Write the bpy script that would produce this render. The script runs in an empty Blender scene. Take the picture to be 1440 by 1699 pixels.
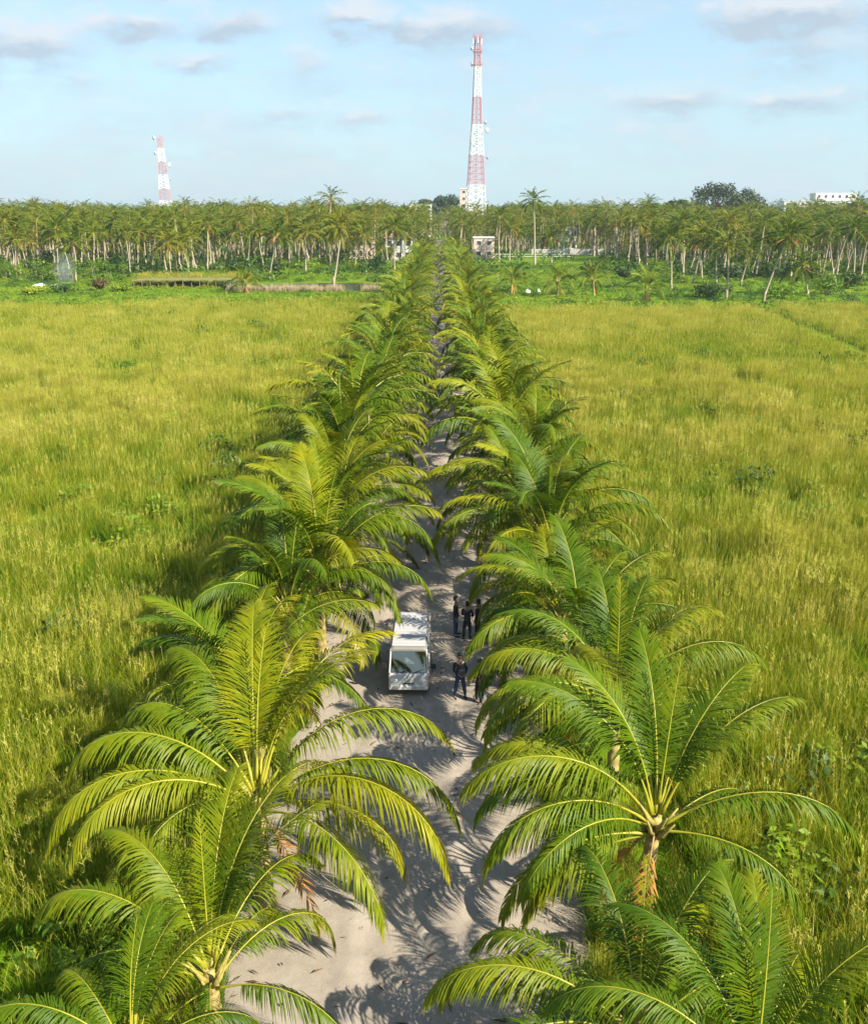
import bpy, bmesh, math, random
import numpy as np
from mathutils import Vector, Matrix
R = math.radians
PI = math.pi
sc = bpy.context.scene
col = sc.collection

# ------------------------------------------------------------------ camera, sky, sun, exposure
cam_data = bpy.data.cameras.new('camera')
cam = bpy.data.objects.new('camera', cam_data)
col.objects.link(cam)
cam_data.sensor_fit = 'VERTICAL'
cam_data.sensor_height = 24.0
cam_data.lens = 24.0 * 1570.0 / 1699.0
cam_data.clip_start = 0.5
cam_data.clip_end = 20000
cam.location = (0, 0, 17.0)
cam.rotation_euler = (R(90 - 17.83), 0, R(0.29))
sc.camera = cam

SUN_TO = Vector((-1.05, 0.74, -1.0)).normalized()      # direction the light travels
sun_el = math.asin(-SUN_TO.z)
sun_az = math.atan2(-SUN_TO.x, -SUN_TO.y)              # compass angle of the sun from +Y, clockwise
sl = bpy.data.lights.new('sun', 'SUN')
sl.energy = 5.0
sl.angle = R(0.55)
sl.color = (1.0, 0.90, 0.74)
so = bpy.data.objects.new('sun', sl)
so.rotation_euler = SUN_TO.to_track_quat('-Z', 'Y').to_euler()
so.location = (60, -60, 90)
col.objects.link(so)

sc.view_settings.view_transform = 'Standard'
sc.view_settings.look = 'None'
sc.view_settings.gamma = 1.0
sc.view_settings.use_curve_mapping = False
sc.view_settings.exposure = 1.2
cy = sc.cycles
cy.max_bounces = 6
cy.diffuse_bounces = 3
cy.glossy_bounces = 2
cy.transmission_bounces = 3
cy.transparent_max_bounces = 8
cy.volume_bounces = 0
cy.caustics_reflective = False
cy.caustics_refractive = False

world = bpy.data.worlds.new('World')
sc.world = world
world.use_nodes = True
SKY_STRENGTH = 0.10


def build_world():
    nt = world.node_tree
    N, L = nt.nodes, nt.links
    N.clear()

    def nd(t, **kw):
        n = N.new(t)
        for k, v in kw.items():
            setattr(n, k, v)
        return n

    def mth(op, a, b=None, c=None, clamp=False):
        n = nd('ShaderNodeMath', operation=op)
        n.use_clamp = clamp
        for i, v in enumerate((a, b, c)):
            if v is None:
                continue
            if isinstance(v, (int, float)):
                n.inputs[i].default_value = v
            else:
                L.new(v, n.inputs[i])
        return n.outputs[0]

    out = nd('ShaderNodeOutputWorld')
    bg = nd('ShaderNodeBackground')
    bg.inputs['Strength'].default_value = SKY_STRENGTH
    L.new(bg.outputs[0], out.inputs[0])
    sky = nd('ShaderNodeTexSky', sky_type='NISHITA')
    sky.sun_disc = False
    sky.sun_elevation = sun_el
    sky.sun_rotation = sun_az
    sky.altitude = 0
    sky.air_density = 1.0
    sky.dust_density = 0.4
    sky.ozone_density = 2.5
    tc = nd('ShaderNodeTexCoord')
    sep = nd('ShaderNodeSeparateXYZ')
    L.new(tc.outputs['Generated'], sep.inputs[0])
    X, Y, Z = sep.outputs
    az = mth('ARCTAN2', X, Y)
    el = mth('ARCSINE', mth('MINIMUM', mth('MAXIMUM', Z, -1.0), 1.0))
    cmb = nd('ShaderNodeCombineXYZ')
    L.new(mth('MULTIPLY', az, 9.0), cmb.inputs[0])
    L.new(mth('MULTIPLY', el, 20.0), cmb.inputs[1])
    n1 = nd('ShaderNodeTexNoise')
    n1.inputs['Scale'].default_value = 2.2
    n1.inputs['Detail'].default_value = 7
    n1.inputs['Roughness'].default_value = 0.6
    L.new(cmb.outputs[0], n1.inputs['Vector'])
    n2 = nd('ShaderNodeTexNoise')
    n2.inputs['Scale'].default_value = 0.55
    n2.inputs['Detail'].default_value = 5
    n2.inputs['Roughness'].default_value = 0.62
    L.new(cmb.outputs[0], n2.inputs['Vector'])
    # warped direction for the edges of the single clouds
    wa = mth('MULTIPLY_ADD', mth('SUBTRACT', n1.outputs['Fac'], 0.5), 0.06, az)
    sepc = nd('ShaderNodeSeparateColor')
    L.new(n1.outputs['Color'], sepc.inputs[0])
    we = mth('MULTIPLY_ADD', mth('SUBTRACT', sepc.outputs[1], 0.5), 0.035, el)
    F, P = 1570.0, R(17.83)
    clouds = [(40, 72, 95, 40, 1.0), (225, 45, 75, 26, .9), (385, 40, 70, 28, .95), (330, 104, 62, 20, .75), (600, 34, 75, 32, 1.0),
              (750, 48, 125, 32, .9), (515, 108, 52, 36, .55), (140, 138, 55, 16, .5), (470, 190, 75, 20, .6), (605, 190, 62, 20, .6),
              (1305, 22, 115, 36, 1.25), (1330, 86, 65, 26, .8), (1120, 165, 85, 26, .85), (1305, 176, 90, 22, .85),
              (1020, 55, 50, 20, .5), (1415, 150, 55, 22, .55), (930, 205, 60, 36, .45), (200, 184, 40, 12, .4), (650, 128, 120, 26, .3),
              (1120, 225, 120, 30, .35), (260, 243, 110, 10, .3), (560, 240, 130, 14, .3), (1400, 235, 110, 16, .35), (900, 262, 300, 26, .25)]
    acc = None
    shs = None
    for (px, py, w, h, s) in clouds:
        x = (px - 720) / F
        y = -(py - 849.5) / F
        fy, fz = math.cos(P) + y * math.sin(P), -math.sin(P) + y * math.cos(P)
        a0 = math.atan2(x, fy) - R(0.29)
        e0 = math.atan2(fz, math.hypot(x, fy))
        dx = mth('MULTIPLY', mth('SUBTRACT', wa, a0), F / w * 0.66)
        dy = mth('MULTIPLY', mth('SUBTRACT', we, e0), F / h * 0.70)
        d2 = mth('ADD', mth('MULTIPLY', dx, dx), mth('MULTIPLY', dy, dy))
        m = mth('MULTIPLY', mth('SUBTRACT', 1.0, mth('SQRT', d2), clamp=True), s)
        acc = m if acc is None else mth('MAXIMUM', acc, m)
        sh = mth('MULTIPLY', m, dy)
        shs = sh if shs is None else mth('ADD', shs, sh)
    # scattered clouds over the rest of the dome
    gen = mth('MULTIPLY', mth('SUBTRACT', n2.outputs['Fac'], 0.56, clamp=True), 3.0)
    ahead = mth('MULTIPLY', mth('SUBTRACT', mth('ABSOLUTE', az), 0.50, clamp=True), 6.0, clamp=True)
    gen = mth('MULTIPLY', gen, mth('ADD', mth('MULTIPLY', ahead, 0.8), 0.2))
    acc = mth('MAXIMUM', acc, gen)
    tex = mth('MULTIPLY_ADD', n1.outputs['Fac'], 1.9, -0.35)
    dens = mth('MULTIPLY', mth('SUBTRACT', mth('MULTIPLY', acc, tex), .10, clamp=True), 3.2, clamp=True)
    faint = mth('MULTIPLY', mth('SUBTRACT', mth('MULTIPLY_ADD', n1.outputs['Fac'],   .45, n2.outputs['Fac']), .63, clamp=True), 2.4, clamp=True)
    dens = mth('MAXIMUM', dens, mth('MINIMUM', faint, .55))
    # lighter on the upper side, greyer below
    lit = mth('ADD', mth('MULTIPLY_ADD', n1.outputs['Fac'], .8, .08), mth('MULTIPLY', shs, 1.1), clamp=True)
    cr = nd('ShaderNodeValToRGB')
    cr.color_ramp.elements[0].position = 0.35
    cr.color_ramp.elements[0].color = (2.25, 2.65, 3.1, 1)
    cr.color_ramp.elements[1].position = 0.68
    cr.color_ramp.elements[1].color = (3.7, 3.8, 3.95, 1)
    L.new(lit, cr.inputs[0])
    tint = nd('ShaderNodeMix', data_type='RGBA')           # thin even veil of high cloud
    L.new(mth('MULTIPLY', mth('POWER', mth('SUBTRACT', 1.0, mth('ABSOLUTE', Z), clamp=True), 2.2), 0.88), tint.inputs[0])
    L.new(sky.outputs[0], tint.inputs[6])
    tint.inputs[7].default_value = (2.25, 3.28, 3.72, 1)
    mix = nd('ShaderNodeMix', data_type='RGBA')
    L.new(mth('MULTIPLY', dens, 0.78), mix.inputs[0])
    L.new(tint.outputs[2], mix.inputs[6])
    L.new(cr.outputs[0], mix.inputs[7])
    L.new(mix.outputs[2], bg.inputs['Color'])


build_world()

# ------------------------------------------------------------------ helpers
rng = random.Random(11)
nprng = np.random.default_rng(5)


def nval(x, y, seed=0):
    """smooth value noise on a lattice, arrays in, 0..1 out"""
    x = np.asarray(x, float); y = np.asarray(y, float)
    xi = np.floor(x).astype(np.int64); yi = np.floor(y).astype(np.int64)
    fx = x - xi; fy = y - yi
    fx = fx * fx * (3 - 2 * fx); fy = fy * fy * (3 - 2 * fy)

    def h(a, b):
        n = (a * 374761393 + b * 668265263 + seed * 1442695041) & 0x7fffffff
        n = ((n ^ (n >> 13)) * 1274126177) & 0x7fffffff
        return ((n ^ (n >> 16)) & 0xffff) / 65535.0
    return (h(xi, yi) * (1 - fx) + h(xi + 1, yi) * fx) * (1 - fy) + (h(xi, yi + 1) * (1 - fx) + h(xi + 1, yi + 1) * fx) * fy


def fbm(x, y, seed=0, oct=3):
    t = 0; a = 1; s = 0
    for i in range(oct):
        t = t + a * nval(np.asarray(x) * 2 ** i, np.asarray(y) * 2 ** i, seed + i)
        s += a; a *= .55
    return t / s


class Geo:
    def __init__(s):
        s.v = []; s.f = []; s.m = []; s.c = []

    def add(s, verts, faces, mi=0, u=None):
        o = len(s.v)
        s.v.extend([tuple(p) for p in verts])
        s.c.extend(u if u is not None else [0.5] * len(verts))
        for f in faces:
            s.f.append(tuple(i + o for i in f)); s.m.append(mi)

    def box(s, c, d, mi=0, rz=0.0):
        cx, cyy, cz = c; dx, dy, dz = d[0] / 2, d[1] / 2, d[2] / 2
        ca, sa = math.cos(rz), math.sin(rz)
        vs = []
        for z in (-dz, dz):
            for (x, y) in ((-dx, -dy), (dx, -dy), (dx, dy), (-dx, dy)):
                vs.append((cx + x * ca - y * sa, cyy + x * sa + y * ca, cz + z))
        s.add(vs, [(3, 2, 1, 0), (4, 5, 6, 7), (0, 1, 5, 4), (1, 2, 6, 5), (2, 3, 7, 6), (3, 0, 4, 7)], mi)

    def tube(s, pts, rad, n=6, mi=0, cap=True, us=None):
        pts = [Vector(p) for p in pts]
        vs = []; u = []
        side = None
        for i, p in enumerate(pts):
            t = (pts[min(i + 1, len(pts) - 1)] - pts[max(i - 1, 0)])
            t.normalize()
            if side is None:
                ref = Vector((0, 0, 1)) if abs(t.z) < .9 else Vector((1, 0, 0))
                side = t.cross(ref).normalized()
            else:
                side = (side - t * side.dot(t)).normalized()
            up = t.cross(side)
            r = rad[i] if hasattr(rad, '__len__') else rad
            for k in range(n):
                a = 2 * PI * k / n
                vs.append(p + side * (math.cos(a) * r) + up * (math.sin(a) * r))
                u.append(us[i] if us else i / max(1, len(pts) - 1))
        fs = []
        for i in range(len(pts) - 1):
            for k in range(n):
                a = i * n + k; b = i * n + (k + 1) % n
                fs.append((a, b, b + n, a + n))
        if cap:
            fs.append(tuple(reversed(range(n))))
            fs.append(tuple(range((len(pts) - 1) * n, len(pts) * n)))
        s.add(vs, fs, mi, u)

    def bar(s, a, b, w, mi=0):
        s.tube([a, b], w * 0.7, 4, mi, cap=False)

    def mesh(s, name, mats, smooth=False):
        me = bpy.data.meshes.new(name)
        me.from_pydata(s.v, [], s.f)
        for m in mats:
            me.materials.append(m)
        if len(mats) > 1:
            me.polygons.foreach_set('material_index', s.m)
        at = me.attributes.new('u', 'FLOAT', 'POINT')
        at.data.foreach_set('value', np.array(s.c, dtype=np.float32))
        if smooth:
            me.polygons.foreach_set('use_smooth', [True] * len(s.f))
        me.update()
        return me


def link(name, data, parent=None, loc=None, rot=None, scale=None):
    o = bpy.data.objects.new(name, data)
    col.objects.link(o)
    if parent is not None:
        o.parent = parent
    if loc is not None:
        o.location = loc
    if rot is not None:
        o.rotation_euler = rot
    if scale is not None:
        o.scale = scale if hasattr(scale, '__len__') else (scale,) * 3
    return o


def tag(o, label=None, cat=None, group=None, kind=None):
    if label: o['label'] = label
    if cat: o['category'] = cat
    if group: o['group'] = group
    if kind: o['kind'] = kind
    return o


def thing(name, label, cat, loc=(0, 0, 0), rz=0.0, group=None):
    return tag(link(name, None, None, loc, (0, 0, rz)), label, cat, group)


def copy_tree(o, parent=None):
    c = o.copy()
    col.objects.link(c)
    if parent is not None:
        c.parent = parent
    for ch in list(o.children):
        copy_tree(ch, c)
    return c


# ------------------------------------------------------------------ materials
def mat_base(name):
    m = bpy.data.materials.new(name)
    m.use_nodes = True
    m.node_tree.nodes.clear()
    return m


class NT:
    def __init__(s, m):
        s.nt = m.node_tree; s.N = s.nt.nodes; s.L = s.nt.links

    def n(s, t, **kw):
        x = s.N.new(t)
        for k, v in kw.items():
            setattr(x, k, v)
        return x

    def math(s, op, a, b=None, clamp=False):
        x = s.n('ShaderNodeMath', operation=op); x.use_clamp = clamp
        for i, v in enumerate((a, b)):
            if v is None: continue
            if isinstance(v, (int, float)): x.inputs[i].default_value = v
            else: s.L.new(v, x.inputs[i])
        return x.outputs[0]

    def mix(s, fac, a, b, blend='MIX'):
        x = s.n('ShaderNodeMix', data_type='RGBA', blend_type=blend)
        for sock, v in ((x.inputs[0], fac), (x.inputs[6], a), (x.inputs[7], b)):
            if isinstance(v, (int, float)): sock.default_value = v
            elif isinstance(v, tuple): sock.default_value = (*v, 1)
            else: s.L.new(v, sock)
        return x.outputs[2]

    def noise(s, scale, detail=3, rough=.55, vec=None, col=False):
        x = s.n('ShaderNodeTexNoise')
        x.inputs['Scale'].default_value = scale
        x.inputs['Detail'].default_value = detail
        x.inputs['Roughness'].default_value = rough
        if vec is not None: s.L.new(vec, x.inputs['Vector'])
        return x.outputs['Color' if col else 'Fac']

    def ramp(s, fac, stops):
        x = s.n('ShaderNodeValToRGB')
        e = x.color_ramp.elements
        while len(e) > 1: e.remove(e[-1])
        e[0].position = stops[0][0]; e[0].color = (*stops[0][1], 1)
        for p, c in stops[1:]:
            q = e.new(p); q.color = (*c, 1)
        s.L.new(fac, x.inputs[0])
        return x.outputs[0]

    def pos(s):
        return s.n('ShaderNodeNewGeometry').outputs['Position']

    def rnd(s):
        return s.n('ShaderNodeObjectInfo').outputs['Random']

    def attr(s, name):
        return s.n('ShaderNodeAttribute', attribute_name=name).outputs['Fac']

    def finish(s, color, rough=.6, transl=0.0, tcol=None, bump=None, bdist=.02, metal=0.0, spec=.5):
        out = s.n('ShaderNodeOutputMaterial')
        p = s.n('ShaderNodeBsdfPrincipled')
        if isinstance(color, tuple): p.inputs['Base Color'].default_value = (*color, 1)
        else: s.L.new(color, p.inputs['Base Color'])
        if isinstance(rough, (int, float)): p.inputs['Roughness'].default_value = rough
        else: s.L.new(rough, p.inputs['Roughness'])
        p.inputs['Metallic'].default_value = metal
        p.inputs['Specular IOR Level'].default_value = spec
        if bump is not None:
            b = s.n('ShaderNodeBump'); b.inputs['Distance'].default_value = bdist
            b.inputs['Strength'].default_value = 0.6
            s.L.new(bump, b.inputs['Height']); s.L.new(b.outputs[0], p.inputs['Normal'])
        if transl > 0:
            t = s.n('ShaderNodeBsdfTranslucent')
            c = tcol if tcol is not None else color
            if isinstance(c, tuple): t.inputs[0].default_value = (*c, 1)
            else: s.L.new(c, t.inputs[0])
            mx = s.n('ShaderNodeMixShader'); mx.inputs[0].default_value = transl
            s.L.new(p.outputs[0], mx.inputs[1]); s.L.new(t.outputs[0], mx.inputs[2])
            s.L.new(mx.outputs[0], out.inputs[0])
        else:
            s.L.new(p.outputs[0], out.inputs[0])


def simple(name, color, rough=.6, var=.15, scale=6.0, metal=0.0, bump=0.0, spec=.5):
    m = mat_base(name); t = NT(m)
    nz = t.noise(scale, 4, .6, t.n('ShaderNodeTexCoord').outputs['Object'])
    c = t.mix(nz, tuple(x * (1 - var) for x in color), tuple(min(1, x * (1 + var)) for x in color))
    t.finish(c, rough, metal=metal, bump=nz if bump else None, bdist=bump, spec=spec)
    return m


def leafmat(name, stops, rough=.42, transl=.3, wscale=.35, tip=None, uamt=.35, spec=.45, broad=False):
    """green foliage: colour from a per-object random, noise in the world and the run of the blade"""
    m = mat_base(name); t = NT(m)
    r = t.rnd()
    nz = t.noise(wscale, 4, .65, t.pos())
    if broad:
        nz = t.math('ADD', t.math('MULTIPLY', nz, .55), t.math('MULTIPLY', t.math('ADD', t.math('MULTIPLY', t.math('SUBTRACT', t.noise(.045, 3, .6, t.pos()), .5), 2.2), .5), .45))
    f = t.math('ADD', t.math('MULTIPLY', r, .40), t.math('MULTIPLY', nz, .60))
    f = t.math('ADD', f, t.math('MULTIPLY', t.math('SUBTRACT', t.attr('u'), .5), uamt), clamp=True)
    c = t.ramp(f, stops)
    if tip:                                     # dry leaf ends, in patches
        w = t.math('MULTIPLY', t.math('MULTIPLY', t.math('SUBTRACT', t.attr('u'), .82), 5.0, clamp=True), t.math('MULTIPLY', t.math('SUBTRACT', t.noise(.9, 2, .5, t.pos()), .42), 5.0, clamp=True), clamp=True)
        c = t.mix(w, c, tip)
    tc = t.mix(1.0, c, (1.25, 1.1, .35), 'MULTIPLY')
    t.finish(c, rough, transl, tc, spec=spec)
    return m


M = {}
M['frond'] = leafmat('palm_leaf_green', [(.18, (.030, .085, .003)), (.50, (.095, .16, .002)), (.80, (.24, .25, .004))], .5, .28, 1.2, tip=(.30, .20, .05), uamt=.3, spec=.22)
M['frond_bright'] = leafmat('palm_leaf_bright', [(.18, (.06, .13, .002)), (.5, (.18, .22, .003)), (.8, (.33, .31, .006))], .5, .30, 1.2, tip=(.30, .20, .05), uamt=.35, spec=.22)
M['frond_far'] = leafmat('palm_leaf_far', [(.2, (.035, .085, .002)), (.5, (.085, .14, .003)), (.85, (.20, .19, .005))], .6, .34, .05, uamt=.25, spec=.15)
M['frond_yellow'] = leafmat('palm_leaf_yellow', [(.2, (.10, .15, .006)), (.8, (.24, .22, .012))], .4, .3, 1.2, uamt=.3)
M['frond_dead'] = leafmat('palm_leaf_dead', [(.2, (.28, .13, .03)), (.8, (.55, .27, .06))], .75, .15, 1.0, uamt=.2, spec=.2)
M['midrib'] = simple('midrib', (.29, .28, .02), .4, .3, 3.0)
M['midrib_dead'] = simple('midrib_dead', (.33, .19, .08), .7, .3, 3.0)


def trunk_mat(name, a, b, ring):
    m = mat_base(name); t = NT(m)
    co = t.n('ShaderNodeTexCoord').outputs['Object']
    w = t.n('ShaderNodeTexWave', wave_type='BANDS', bands_direction='Z')
    w.inputs['Scale'].default_value = ring
    w.inputs['Distortion'].default_value = 2.5
    w.inputs['Detail'].default_value = 2
    t.L.new(co, w.inputs['Vector'])
    nz = t.noise(3.0, 4, .6, co)
    f = t.math('MULTIPLY', t.math('ADD', w.outputs['Fac'], nz), .5)
    t.finish(t.mix(f, a, b), .8, bump=w.outputs['Fac'], bdist=.03)
    return m


M['trunk'] = trunk_mat('palm_trunk', (.26, .21, .14), (.46, .39, .28), 2.2)
M['trunk_young'] = trunk_mat('young_palm_trunk', (.22, .17, .07), (.42, .34, .10), 3.0)
M['boot'] = simple('leaf_base_fibre', (.30, .25, .06), .7, .45, 9, bump=.02)
M['wood'] = simple('grey_wood', (.25, .20, .14), .8, .3, 4)
M['bark'] = simple('bark', (.16, .12, .08), .85, .3, 3)
M['reed'] = leafmat('reed_blade_green', [(.22, (.040, .135, .002)), (.45, (.115, .24, .003)), (.60, (.215, .295, .004)), (.80, (.33, .335, .02))], .55, .48, .22, uamt=.45, spec=.3, broad=True)
M['straw'] = leafmat('reed_straw', [(.2, (.26, .30, .02)), (.55, (.42, .43, .06)), (.9, (.58, .53, .16))], .65, .4, .2, uamt=.3, spec=.2)
M['cover'] = leafmat('creeper_leaf', [(.2, (.05, .14, .003)), (.55, (.13, .24, .004)), (.85, (.24, .33, .006))], .55, .35, .12, uamt=.4)
M['shrub'] = leafmat('shrub_leaf', [(.2, (.022, .065, .006)), (.55, (.05, .11, .007)), (.85, (.10, .15, .008))], .5, .2, .5, uamt=.4)
M['lime'] = leafmat('lime_leaf', [(.2, (.09, .19, .004)), (.8, (.25, .32, .01))], .5, .3, .5, uamt=.4)
M['rust'] = leafmat('rust_leaf', [(.2, (.07, .055, .012)), (.8, (.17, .11, .02))], .6, .2, .5, uamt=.4)
M['dark_tree'] = leafmat('dark_tree_leaf', [(.2, (.018, .04, .012)), (.8, (.045, .075, .018))], .55, .15, .08, uamt=.4)
M['white'] = simple('white_paint', (.78, .79, .78), .35, .04, 2)
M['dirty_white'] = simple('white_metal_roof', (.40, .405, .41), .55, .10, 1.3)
M['groove_shade'] = simple('shaded_roof_slab', (.20, .195, .18), .7, .2, 1.3)  # van roof slab: shade of the grooves between ribs put into its colour
M['van_white'] = simple('dusty_white_paint', (.50, .50, .485), .38, .10, 1.6)
M['wall_white'] = simple('white_wall', (.75, .74, .71), .8, .08, .8)
M['wall_pink'] = simple('pinkish_wall', (.62, .46, .40), .8, .1, .8)
M['wall_grey'] = simple('grey_wall', (.40, .38, .36), .85, .2, .8)
M['roof_tile'] = simple('terracotta_roof', (.40, .22, .16), .8, .2, 1)
M['dark'] = simple('dark_opening', (.06, .063, .066), .3, .3, 1)
M['black'] = simple('black_plastic', (.015, .015, .017), .5, .2, 8)
M['rubber'] = simple('tyre_rubber', (.02, .02, .02), .8, .2, 8)
M['chrome'] = simple('steel', (.55, .55, .55), .3, .1, 4, metal=1.0)
M['grey_metal'] = simple('grey_metal', (.28, .29, .30), .5, .15, 3)
M['red_paint'] = simple('red_tower_paint', (.54, .26, .28), .6, .15, .3)
M['lamp'] = simple('lamp_glass', (.75, .77, .78), .12, .05, 3)
M['amber'] = simple('amber_glass', (.7, .25, .02), .2, .05, 3)
M['skin'] = simple('skin', (.30, .17, .11), .55, .08, 12)
M['hair'] = simple('black_hair', (.010, .009, .008), .5, .3, 30)
M['denim'] = simple('blue_denim', (.030, .055, .13), .85, .35, 14)
M['dark_denim'] = simple('dark_trousers', (.018, .02, .028), .85, .35, 14)
M['jacket'] = simple('dark_jacket', (.022, .024, .032), .8, .3, 10)
M['brown_shirt'] = simple('dark_brown_shirt', (.04, .024, .018), .8, .3, 10)
M['shoe'] = simple('dark_shoe', (.014, .014, .016), .6, .2, 10)
M['bag'] = simple('grey_bag', (.10, .10, .10), .7, .2, 10)
M['eye'] = simple('eye', (.03, .02, .015), .2, .1, 10)


def glass_mat():
    m = mat_base('car_glass'); t = NT(m)
    out = t.n('ShaderNodeOutputMaterial')
    g = t.n('ShaderNodeBsdfGlossy'); g.inputs['Roughness'].default_value = .03
    g.inputs[0].default_value = (1, 1, 1, 1)
    tr = t.n('ShaderNodeBsdfTransparent'); tr.inputs[0].default_value = (.45, .55, .52, 1)
    fr = t.n('ShaderNodeFresnel'); fr.inputs[0].default_value = 1.7
    mx = t.n('ShaderNodeMixShader')
    t.L.new(t.math('ADD', fr.outputs[0], .12, clamp=True), mx.inputs[0])
    t.L.new(tr.outputs[0], mx.inputs[1]); t.L.new(g.outputs[0], mx.inputs[2])
    t.L.new(mx.outputs[0], out.inputs[0])
    return m


M['glass'] = glass_mat()


def sand_mat():
    m = mat_base('track_sand'); t = NT(m)
    p = t.pos()
    big = t.noise(.35, 4, .6, p); mid = t.noise(2.2, 5, .65, p); fine = t.noise(28, 4, .7, p)
    f = t.math('ADD', t.math('MULTIPLY', big, .4), t.math('ADD', t.math('MULTIPLY', mid, .35), t.math('MULTIPLY', fine, .25)))
    c = t.ramp(f, [(.3, (.20, .172, .135)), (.5, (.30, .262, .213)), (.7, (.385, .342, .288))])
    # scattered dark litter stains
    v = t.n('ShaderNodeTexVoronoi'); v.inputs['Scale'].default_value = 2.6
    t.L.new(p, v.inputs['Vector'])
    sp = t.math('MULTIPLY', t.math('LESS_THAN', v.outputs['Distance'], .09), .35)
    c = t.mix(sp, c, (.10, .075, .05))
    h = t.math('ADD', t.math('MULTIPLY', mid, .7), t.math('MULTIPLY', fine, .4))
    t.finish(c, .95, bump=h, bdist=.05, spec=.15)
    return m


def ground_mat():
    m = mat_base('ground_soil'); t = NT(m)
    p = t.pos()
    big = t.noise(.03, 4, .6, p); mid = t.noise(.45, 5, .65, p)
    f = t.math('ADD', t.math('MULTIPLY', big, .55), t.math('MULTIPLY', mid, .45))
    c = t.ramp(f, [(.34, (.05, .11, .004)), (.48, (.09, .18, .004)), (.58, (.15, .21, .008)), (.70, (.20, .18, .05))])
    t.finish(c, .95, bump=mid, bdist=.15, spec=.1)
    return m


M['sand'] = sand_mat()
M['ground'] = ground_mat()


def water_mat():
    m = mat_base('pond_water'); t = NT(m)
    nz = t.noise(1.2, 3, .5, t.pos())
    t.finish((.05, .06, .045), .08, bump=nz, bdist=.02)
    return m


M['water'] = water_mat()

# ------------------------------------------------------------------ ground, track, pond
g = Geo()
S = 1700
g.add([(-S, -300, 0), (S, -300, 0), (S, 2600, 0), (-S, 2600, 0)], [(0, 1, 2, 3)])
tag(link('ground', g.mesh('ground', [M['ground']])), 'flat green and brown ground reaching to the horizon', kind='structure')

ROAD_L, ROAD_R = -4.9, 3.6


def road_edges(y):
    n1 = float(fbm(np.array([y * .22]), np.array([3.3]), 7, 3)[0]) - .5
    n2 = float(fbm(np.array([y * .25]), np.array([9.1]), 17, 3)[0]) - .5
    narrow = max(0, min(1, (y - 70) / 120)) * .6
    return ROAD_L + n1 * 2.0 + narrow, ROAD_R + n2 * 1.6 - narrow


g = Geo()
ys = list(np.arange(2, 60, .35)) + list(np.arange(60, 150, 1.2)) + list(np.arange(150, 545, 6))
nx = 44
vs = []
for y in ys:
    a, b = road_edges(y)
    for i in range(nx):
        x = a + (b - a) * i / (nx - 1)
        z = .012 + .022 * float(nval(x * 1.3, y * 1.1, 3)) * min(1, min(x - a, b - x) / .5)
        for rx in (-1.75, -.35, .9):                       # wheel ruts
            d = (x - rx - .15 * math.sin(y * .11)) / .24
            z += .04 - .065 * math.exp(-d * d) if abs(d) < 3 and rx > -9 else 0
        z = max(.006, z) if 0 < i < nx - 1 else .004
        vs.append((x, y, z))
fs = []
for j in range(len(ys) - 1):
    for i in range(nx - 1):
        k = j * nx + i
        fs.append((k, k + 1, k + 1 + nx, k + nx))
g.add(vs, fs)
tag(link('sand_track', g.mesh('sand_track', [M['sand']], True)), 'straight pale sand track between the two rows of palms', kind='structure')

g = Geo()
pts = [(-44, 209), (-30, 206.5), (-12.5, 208), (-11, 214), (-13, 226), (-20, 231), (-32, 229), (-44, 221)]
g.add([(x, y, .03) for x, y in pts], [tuple(range(8))])
tag(link('pond', g.mesh('pond', [M['water']])), 'narrow pond of pale water beyond the left field', kind='structure')


# ------------------------------------------------------------------ scatter (only for stuff nobody could count)
def scatter(name, pts, rz, scl, idx, sources, label):
    c = bpy.data.collections.new(name + '_sources')
    for i, me in enumerate(sources):
        o = bpy.data.objects.new('%s_source_%02d' % (name, i), me)
        c.objects.link(o)
    me = bpy.data.meshes.new(name)
    me.from_pydata([tuple(p) for p in pts], [], [])
    for nm, arr, ty in (('rz', rz, 'FLOAT'), ('scl', scl, 'FLOAT'), ('vi', idx, 'INT')):
        a = me.attributes.new(nm, ty, 'POINT')
        a.data.foreach_set('value', np.asarray(arr, dtype=np.float32 if ty == 'FLOAT' else np.int32))
    o = link(name, me)
    ng = bpy.data.node_groups.new(name, 'GeometryNodeTree')
    ng.interface.new_socket('Geometry', in_out='INPUT', socket_type='NodeSocketGeometry')
    ng.interface.new_socket('Geometry', in_out='OUTPUT', socket_type='NodeSocketGeometry')
    N, L = ng.nodes, ng.links
    gi = N.new('NodeGroupInput'); go = N.new('NodeGroupOutput')
    ip = N.new('GeometryNodeInstanceOnPoints')
    ci = N.new('GeometryNodeCollectionInfo')
    ci.inputs['Collection'].default_value = c
    ci.inputs['Separate Children'].default_value = True
    ci.inputs['Reset Children'].default_value = True

    def named(nm, ty):
        a = N.new('GeometryNodeInputNamedAttribute'); a.data_type = ty
        a.inputs['Name'].default_value = nm
        return a.outputs[0]
    cx = N.new('ShaderNodeCombineXYZ')
    L.new(named('rz', 'FLOAT'), cx.inputs[2])
    L.new(gi.outputs[0], ip.inputs['Points'])
    L.new(ci.outputs[0], ip.inputs['Instance'])
    ip.inputs['Pick Instance'].default_value = True
    L.new(named('vi', 'INT'), ip.inputs['Instance Index'])
    L.new(cx.outputs[0], ip.inputs['Rotation'])
    L.new(named('scl', 'FLOAT'), ip.inputs['Scale'])
    L.new(ip.outputs[0], go.inputs[0])
    md = o.modifiers.new('scatter', 'NODES')
    md.node_group = ng
    tag(o, label, kind='stuff')
    return o


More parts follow.
